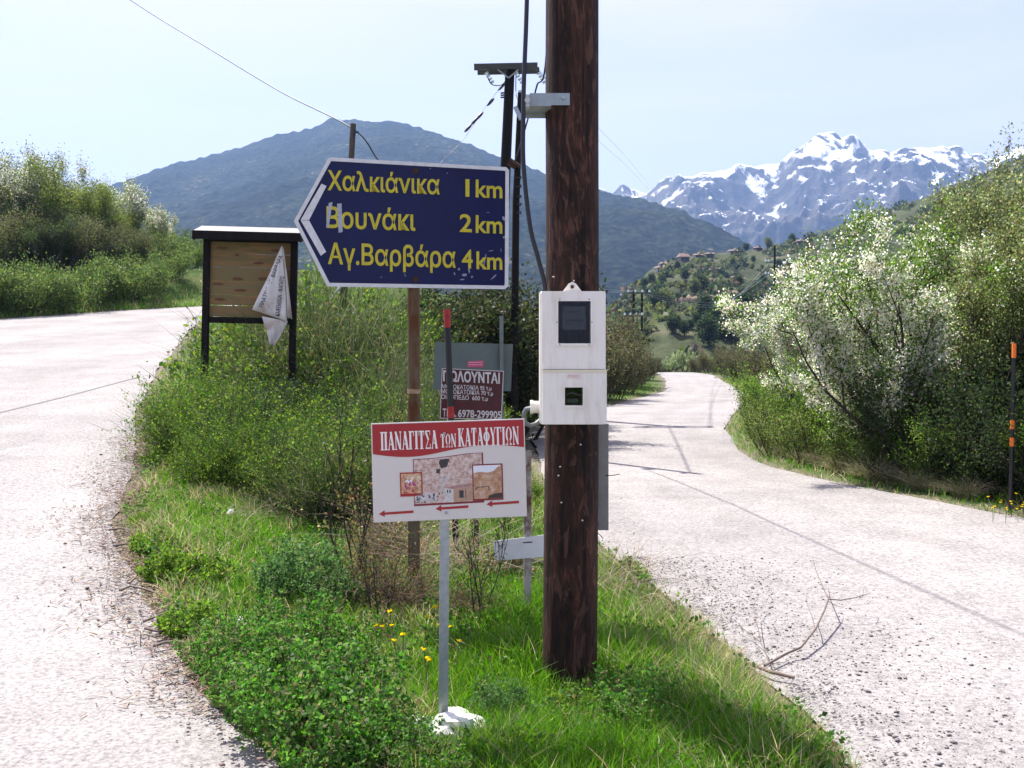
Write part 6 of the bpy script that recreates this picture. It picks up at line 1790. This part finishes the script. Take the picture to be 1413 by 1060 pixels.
w3 = weed('low bright green weed cushion on the left road edge', 313, 0.17, 0.22, 110, 1700, 0.022, YG, 'lush weeds in the foreground')
used = set()
WD = [(410, 1010, 0.95, w1, 'largest lush weed clump of the front corner'), (350, 965, 0.8, w1, 'lush weed clump next to the left road, front corner'), (478, 1000, 0.85, w1, 'lush weed clump left of the white stones'), (320, 930, 0.72, w1, 'lush weed clump creeping onto the left road edge'), (420, 930, 0.9, w1, 'lush weed clump behind the front corner one'), (470, 930, 0.7, w1, 'lush weed clump left behind the thin grey post'), (520, 1052, 0.6, w1, 'lush weed clump in front of the white stones'), (470, 1062, 0.95, w1, 'lush weed clump cut by the bottom edge'), (590, 1085, 0.55, w1, 'lush weed clump cut by the bottom edge below the white stones'), (375, 905, 0.7, w1, 'lush weed clump between lawn and front corner'),
      (415, 830, 1.05, w2, 'blue green feathery weed clump standing on the lawn'), (455, 845, 0.75, w2, 'small blue green weed beside the feathery clump'), (440, 800, 0.7, w2, 'blue green weed behind the feathery clump'), (690, 985, 0.5, w2, 'small blue green weed right of the white stones'),
      (265, 870, 0.85, w3, 'round bright green weed standing alone at the left road edge'), (245, 795, 1.0, w3, 'bright green weed cushion on the lawn edge'), (215, 760, 0.8, w3, 'bright green weed cushion farther up the lawn edge'), (195, 720, 0.42, w3, 'tiny dark weed on the dirt edge of the left road'), (193, 746, 0.30, w3, 'tiny yellowish weed on the dirt edge of the left road'), (285, 805, 0.9, w3, 'bright green weed cushion in the lawn'), (225, 640, 0.9, w3, 'bright green weed at the top end of the dirt edge'),
      (860, 800, 0.75, w3, 'green weed right of the thick pole by the right road'), (880, 830, 0.6, w3, 'small green weed among dry grass by the right road'), (790, 985, 0.6, w3, 'green weed in the grass before the thick pole'), (940, 1000, 0.6, w3, 'green weed in the shaded grass on the right'), (880, 1010, 0.65, w1, 'leafy weed in the shade of the thick pole'), (700, 1045, 0.6, w3, 'green weed cut by the bottom edge before the pole'), (1100, 1045, 0.5, w3, 'green weed at the bottom right tip of the grass')]
for px, py, s, src, lb in WD:
    o = src if src.name not in used else copy_tree(src)
    used.add(src.name); o['label'] = lb
    x, y = on_ground(px, py); put(o, x, y, s, px * 0.71)

# dry bramble and bare stalks in the middle of the wedge
def bramble(label, seed, n, h, rad, cols, nleaf, lcols, group):
    rg = np.random.default_rng(seed)
    t = tag(empty('dry_bramble', (0, 0, 0)), label, 'bramble', group)
    a = rg.uniform(0, 6.28, n); r_ = rad * np.sqrt(rg.uniform(0, 1, n))
    B = np.stack([r_ * np.cos(a), r_ * np.sin(a), rg.uniform(-0.02, 0.15, n)], -1)
    D = rg.normal(size=(n, 3)) * 0.75; D[:, 2] = np.abs(D[:, 2]) * 0.8 + 0.15
    L = h * rg.uniform(0.4, 1.1, n)
    V, F, C = ribbons(rg, B, D, L, 0.006, np.asarray(cols)[rg.choice(len(cols), n)], bend=0.35, seg=4, grav=0.1)
    np_mesh('twig', V, F4=F, mat=M['dry'], parent=t, col=C)
    k = rg.choice(n, nleaf); Dn = D / np.linalg.norm(D, axis=1)[:, None]
    P0 = B[k] + Dn[k] * (L[k] * rg.uniform(0.4, 1.0, nleaf))[:, None] + rg.normal(size=(nleaf, 3)) * 0.03
    v, f, c = cards(rg, P0, 0.022, np.asarray(lcols)[rg.choice(len(lcols), nleaf)], up=0.1)
    np_mesh('foliage', v, F4=f, mat=M['leaf'], parent=t, col=c)
    return t
TW = [(0.14, 0.095, 0.065), (0.10, 0.07, 0.05), (0.22, 0.17, 0.12), (0.07, 0.05, 0.04)]
d1 = bramble('brown dry bramble heap behind the chapel sign post', 321, 420, 0.55, 0.28, TW, 800, [(0.12, 0.07, 0.03), (0.17, 0.11, 0.045), (0.09, 0.12, 0.025), (0.08, 0.05, 0.025)], 'dry brambles between the posts')
d2 = bramble('pale dry stalks lying between the sign posts', 322, 150, 0.75, 0.3, [(0.40, 0.34, 0.23), (0.33, 0.28, 0.20), (0.25, 0.2, 0.14)], 100, [(0.25, 0.2, 0.1)], 'dry brambles between the posts')
used = set()
for px, py, s, src, lb in [(500, 835, 0.8, d1, 'brown dry bramble heap left of the rusty sign pipe'), (560, 845, 0.6, d1, 'brown dry bramble heap around the foot of the rusty sign pipe'), (530, 780, 0.8, d1, 'brown dry bramble behind the left half of the chapel sign'), (650, 860, 0.5, d1, 'brown dry bramble right of the thin grey post'), (700, 800, 0.5, d1, 'brown dry bramble under the white plate'),
                           (600, 790, 1.0, d2, 'pale dry stalks behind the chapel sign'), (660, 800, 1.0, d2, 'pale dry stalks left of the white plate'), (540, 750, 0.9, d2, 'pale dry stalks at the left of the chapel sign'), (840, 830, 0.75, d2, 'pale dry stalks right of the thick pole'), (870, 800, 0.6, d2, 'pale dry stalks by the right road edge'), (410, 720, 0.7, d2, 'pale dry stalks on the lawn'), (915, 855, 0.5, d2, 'pale dry stalks on the edge before the fallen branch'), (340, 720, 0.5, d2, 'pale dry stalks in the middle of the lawn')]:
    o = src if src.name not in used else copy_tree(src)
    used.add(src.name); o['label'] = lb
    x, y = on_ground(px, py); put(o, x, y, s, px * 0.31)
# slender bare saplings left of the rusty pipe
sap = make_tree('bare_sapling', 'bare dark sapling with thin upright stems, left of the chapel sign', 'sapling', 331, 1.25,
                leaf=(420, 0.025, [(0.10, 0.11, 0.03), (0.13, 0.09, 0.04)], [0.6, 0.4], 0.03), bark='bark', group='bare saplings in the wedge', stems=4, tilt=0.28, levels=2, kids=(5, 3), spread=0.6, r0=0.009, base_r=0.06, ratio=0.4, first=0.3, updraft=0.5, minlev=1)
for i, (px, py, s, lb) in enumerate([(487, 815, 1.0, 'bare dark sapling with thin upright stems, left of the chapel sign'), (662, 870, 0.62, 'small bare sapling with brown leaves right of the thin grey post'), (520, 870, 0.5, 'small bare sapling in front of the dry bramble')]):
    o = sap if i == 0 else copy_tree(sap)
    o['label'] = lb
    x, y = on_ground(px, py); put(o, x, y, s, i * 2.0)

# tall thin flowering stalks by the kiosk
rg = np.random.default_rng(341)
for i, (px, d, h) in enumerate([(258, 10.6, 1.25), (245, 10.8, 1.1), (318, 9.6, 1.25), (330, 9.5, 1.15), (341, 9.6, 1.0), (302, 9.8, 1.0), (366, 9.4, 0.95)]):
    x = (px - CXP) / FPX * d
    t = tag(empty('tall_stalk', (x, d, gz(x, d))), 'tall thin seed stalk standing before the kiosk', 'weed', 'tall stalks in front of the kiosk')
    n = 9
    B = np.zeros((n, 3)); B[:, 2] = np.linspace(0.1, 0.85, n) * h; B[:, :2] += rg.normal(size=(n, 2)) * 0.005
    D = rg.normal(size=(n, 3)) * 0.4; D[:, 2] = 1
    mb = MB(); mb.tube([(0, 0, -0.05), (0.02, 0, h * 0.5), (0.05, 0, h)], [0.007, 0.005, 0.002], 5)
    for k in range(n): mb.tube([B[k], B[k] + D[k] / np.linalg.norm(D[k]) * h * 0.18], [0.003, 0.0015], 4)
    mb.build('stem', mat('stalk_green', (0.09, 0.11, 0.04), 0.8), t) if i == 0 else mb.build('stem', bpy.data.materials['stalk_green'], t)
    v, f, c = cards(rg, B + D * h * 0.12, 0.03, (0.16, 0.19, 0.06)); np_mesh('seed_head', v, F4=f, mat=M['leaf'], parent=t, col=c)

# yellow flowers
def flower(label, seed):
    rg = np.random.default_rng(seed)
    t = tag(empty('yellow_flower', (0, 0, 0)), label, 'flower', 'yellow flowers in the grass')
    mb = MB(); mb.tube([(0, 0, -0.03), (0.01, 0, 0.1), (0.015, 0.01, 0.2)], [0.0022, 0.002, 0.0016], 5); mb.build('stem', bpy.data.materials['stalk_green'], t)
    a = np.arange(9) * 0.7
    v, f, c = cards(rg, np.array([(0.015, 0.01, 0.2)] * 9), 0.017, (0.80, 0.58, 0.02), aspect=0.7, up=0, dirs=np.stack([np.cos(a), np.sin(a), np.full(9, 0.5)], -1) * 3, var=0.1)
    np_mesh('petal', v, F4=f, mat=M['petal'], parent=t, col=c)
    return t
fl0 = flower('small yellow flower in the grass between the thin post and the bramble', 351)
for i, (px, py) in enumerate([(523, 880), (518, 892), (545, 884), (549, 899), (558, 902), (586, 872), (601, 880), (598, 868), (624, 890), (590, 915), (593, 921), (588, 938), (628, 905), (612, 900), (540, 872)]):
    o = fl0 if i == 0 else copy_tree(fl0)
    x, y = on_ground(px, py + 34); put(o, x, y, 0.85 + 0.3 * ((i * 37) % 10) / 10, i)
for i in range(16):
    o = copy_tree(fl0); o['group'] = 'yellow flowers on the right verge'; o['label'] = 'small yellow flower on the right verge near the orange banded stake'
    px = 1362 + (i * 53) % 62; py = 694 + (i * 29) % 20
    x, y = on_ground(px, py + 12); put(o, x, y, 0.9, i)
M['daisy'] = mat('daisy_white', (0.8, 0.8, 0.76), 0.6)
for i, (px, py) in enumerate([(271, 655), (270, 668), (318, 721), (333, 880)]):
    x, y = on_ground(px, py + 8); z = gz(x, y)
    t = tag(empty('white_flower', (x, y, z)), 'white flower head standing out on the lawn by the left road', 'flower', 'white flowers on the lawn')
    mb = MB(); mb.tube([(0, 0, -0.03), (0.0, 0, 0.10)], 0.0025, 5); mb.build('stem', bpy.data.materials['stalk_green'], t)
    rg = np.random.default_rng(360 + i); q = rg.normal(size=(60, 3)); q /= np.linalg.norm(q, axis=1)[:, None]
    v, f, c = cards(rg, np.array((0, 0, 0.115)) + q * 0.006, 0.022, (0.75, 0.75, 0.70), aspect=0.4, dirs=q * 2, var=0.1); np_mesh('petal', v, F4=f, mat=M['petal'], parent=t, col=c)

# fallen branch on the right road
bk_ = mat('pale_dead_bark', (0.20, 0.15, 0.125), 0.85, var=0.4, scale=20)
def gp(px, py, lift=0.0):
    x, y = on_ground(px, py); return (x, y, float(hbase(x, y)) + 0.022 + lift)
x, y = on_ground(1060, 935)
t = tag(empty('fallen_branch', (x, y, 0.0)), 'forked bare branch fallen on the edge of the right road', 'branch')
def rel(p): return tuple(np.array(p) - np.array((x, y, 0.0)))
def limb(name, pts, r0, r1, parent):
    mb = MB(); P_ = [rel(p) for p in pts]; mb.tube(P_, list(np.linspace(r0, r1, len(P_)) * 0.75), 7)
    return mb.build(name, bk_, parent)
limb('stem', [gp(1030, 924, 0.01), gp(1062, 938, 0.015), gp(1096, 947, 0.012)], 0.014, 0.011, t)
limb('limb', [gp(1055, 929, 0.01), gp(1085, 918, 0.03), gp(1105, 912, 0.045), gp(1125, 893, 0.07), gp(1138, 872, 0.10), gp(1143, 862, 0.12)], 0.0095, 0.006, t)
limb('twig', [gp(1143, 862, 0.12), gp(1134, 845, 0.14), gp(1126, 828, 0.16), gp(1121, 812, 0.18)], 0.0055, 0.002, t)
limb('twig', [gp(1143, 862, 0.12), gp(1160, 863, 0.12), gp(1182, 862, 0.13), gp(1200, 858, 0.14)], 0.0055, 0.002, t)
limb('twig', [gp(1143, 864, 0.12), gp(1155, 867, 0.10), gp(1165, 868, 0.10)], 0.003, 0.0015, t)
limb('twig', [gp(1125, 893, 0.07), gp(1120, 877, 0.09), gp(1114, 868, 0.11), gp(1113, 858, 0.12)], 0.004, 0.0015, t)
limb('twig', [gp(1121, 816, 0.175), gp(1128, 818, 0.18), gp(1130, 820, 0.17)], 0.0025, 0.001, t)
limb('twig', [gp(1190, 861, 0.13), gp(1192, 852, 0.15), gp(1195, 849, 0.15)], 0.0025, 0.001, t)
limb('twig', [gp(1144, 862, 0.12), gp(1145, 852, 0.14)], 0.003, 0.001, t)
limb('twig', [gp(1062, 928, 0.01), gp(1056, 910, 0.02), gp(1048, 899, 0.03), gp(1036, 889, 0.03), gp(1018, 878, 0.035)], 0.005, 0.002, t)
limb('twig', [gp(1050, 900, 0.03), gp(1045, 882, 0.05), gp(1039, 862, 0.08), gp(1047, 850, 0.09)], 0.004, 0.0015, t)
limb('twig', [gp(1062, 927, 0.012), gp(1080, 924, 0.008), gp(1096, 917, 0.008)], 0.003, 0.001, t)
# small sticks along the crumbled edge of the left road
for i, q in enumerate([[(165, 822), (180, 816), (200, 820), (222, 828)], [(198, 866), (215, 858), (232, 852)], [(200, 876), (218, 879), (240, 874)], [(178, 812), (190, 800), (205, 796)], [(212, 900), (228, 896), (244, 892)], [(158, 760), (175, 756), (196, 759)], [(150, 738), (168, 735), (182, 738)], [(255, 925), (275, 920), (290, 926)]]):
    pts = [gp(*p, 0.006) for p in q]
    mb = MB(); mb.tube(pts, list(np.linspace(0.008, 0.004, len(pts))), 6)
    tag(mb.build('dead_stick', bk_), 'short dead stick lying on the crumbled edge of the left road', 'stick', 'dead sticks on the left road edge')
# loose stones and bark litter on the road edges
def litter(name, X, Y, size, cols, seed, flat=0.6, lift=0.012, sg=0.5):
    rg = np.random.default_rng(seed); n = len(X)
    base = np.array([(1, 0, 0), (-1, 0, 0), (0, 1, 0), (0, -1, 0), (0, 0, 1), (0, 0, -1)], float)
    fc = np.array([(0, 2, 4), (2, 1, 4), (1, 3, 4), (3, 0, 4), (2, 0, 5), (1, 2, 5), (3, 1, 5), (0, 3, 5)])
    S_ = size * np.minimum(rg.lognormal(0, sg, n), 4.0)
    V = base[None] * (S_[:, None, None] * rg.uniform(0.55, 1.2, (n, 6, 1)))
    V[:, :, 2] *= flat
    az = rg.uniform(0, 6.28, n); c_, s_ = np.cos(az), np.sin(az)
    st = rg.uniform(0.8, 1.5, n)[:, None]
    vx_, vy_ = V[:, :, 0] * st, V[:, :, 1]
    V = np.stack([vx_ * c_[:, None] - vy_ * s_[:, None], vx_ * s_[:, None] + vy_ * c_[:, None], V[:, :, 2]], -1)
    V += np.stack([X, Y, hbase(X, Y) + lift + S_ * flat * 0.4], -1)[:, None]
    F = (np.arange(n)[:, None, None] * 6 + fc[None]).reshape(-1, 3)
    cc = np.asarray(cols)[rg.choice(len(cols), n)]
    return tag(np_mesh(name, V.reshape(-1, 3), F3=F, mat=M['dry'], col=np.repeat(cc, 6, 0)), kind='stuff')
rg = np.random.default_rng(401)
n = 6500
y = rg.uniform(2.6, 7.5, n); x = np.interp(y, RIN[:, 1], RIN[:, 0]) + np.abs(rg.normal(size=n)) * 0.32 * (0.5 + 0.9 * np.abs(np.sin(y * 2.1))) + 0.02
x = x + (rg.uniform(0, 1, n) < 0.25) * rg.uniform(0, 0.9, n)
litter('gravel', x, y, 0.0034, [(0.22, 0.205, 0.20), (0.27, 0.25, 0.24), (0.36, 0.33, 0.31), (0.17, 0.16, 0.165), (0.42, 0.39, 0.37), (0.32, 0.29, 0.27)], 402, lift=0.017, sg=0.6)
n = 4500
y = rg.uniform(3.4, 12, n); x = np.interp(y, LIN[:, 1], LIN[:, 0]) - np.abs(rg.normal(size=n)) * 0.20 + 0.12
litter('gravel', x, y, 0.0048, [(0.20, 0.14, 0.11), (0.12, 0.08, 0.065), (0.32, 0.25, 0.21), (0.42, 0.38, 0.35), (0.25, 0.18, 0.15)], 403, flat=0.45, lift=0.014)
# bark chips and straw on the crumbled left edge
n = 7000
y = rg.uniform(4.2, 11, n); x = np.interp(y, LIN[:, 1], LIN[:, 0]) + rg.normal(size=n) * 0.20 * (0.5 + np.abs(np.sin(y * 1.9))) + 0.06
D = rg.normal(size=(n, 3)); D[:, 2] = np.abs(D[:, 2]) * 0.12
V, F, C = ribbons(rg, np.stack([x, y, hbase(x, y) + 0.02], -1), D, rg.uniform(0.02, 0.09, n), 0.007, np.array([(0.20, 0.13, 0.10), (0.34, 0.27, 0.19), (0.12, 0.08, 0.06)])[rg.choice(3, n)], bend=0.12, seg=2)
tag(np_mesh('debris', V, F4=F, mat=M['dry'], col=C), kind='stuff')

# ------------------------------------------------------------------ the air between here and the mountains
hz = MB(); hz.box((0, 0, 415.0), (9000, 9000, 850.0))
hb = bpy.data.meshes.new('haze'); hb.from_pydata(hz.v, [], hz.f); hb.update()
hm_ = bpy.data.materials.new('haze_air'); hm_.use_nodes = True
n, l = hm_.node_tree.nodes, hm_.node_tree.links
n.remove(n['Principled BSDF'])
pv = n.new('ShaderNodeVolumePrincipled')
pv.inputs['Color'].default_value = (0.34, 0.56, 1.0, 1)
pv.inputs['Density'].default_value = 0.000175
pv.inputs['Anisotropy'].default_value = 0.2
l.new(pv.outputs[0], n['Material Output'].inputs['Volume'])
tag(link_mesh('haze', hb, hm_), kind='stuff')
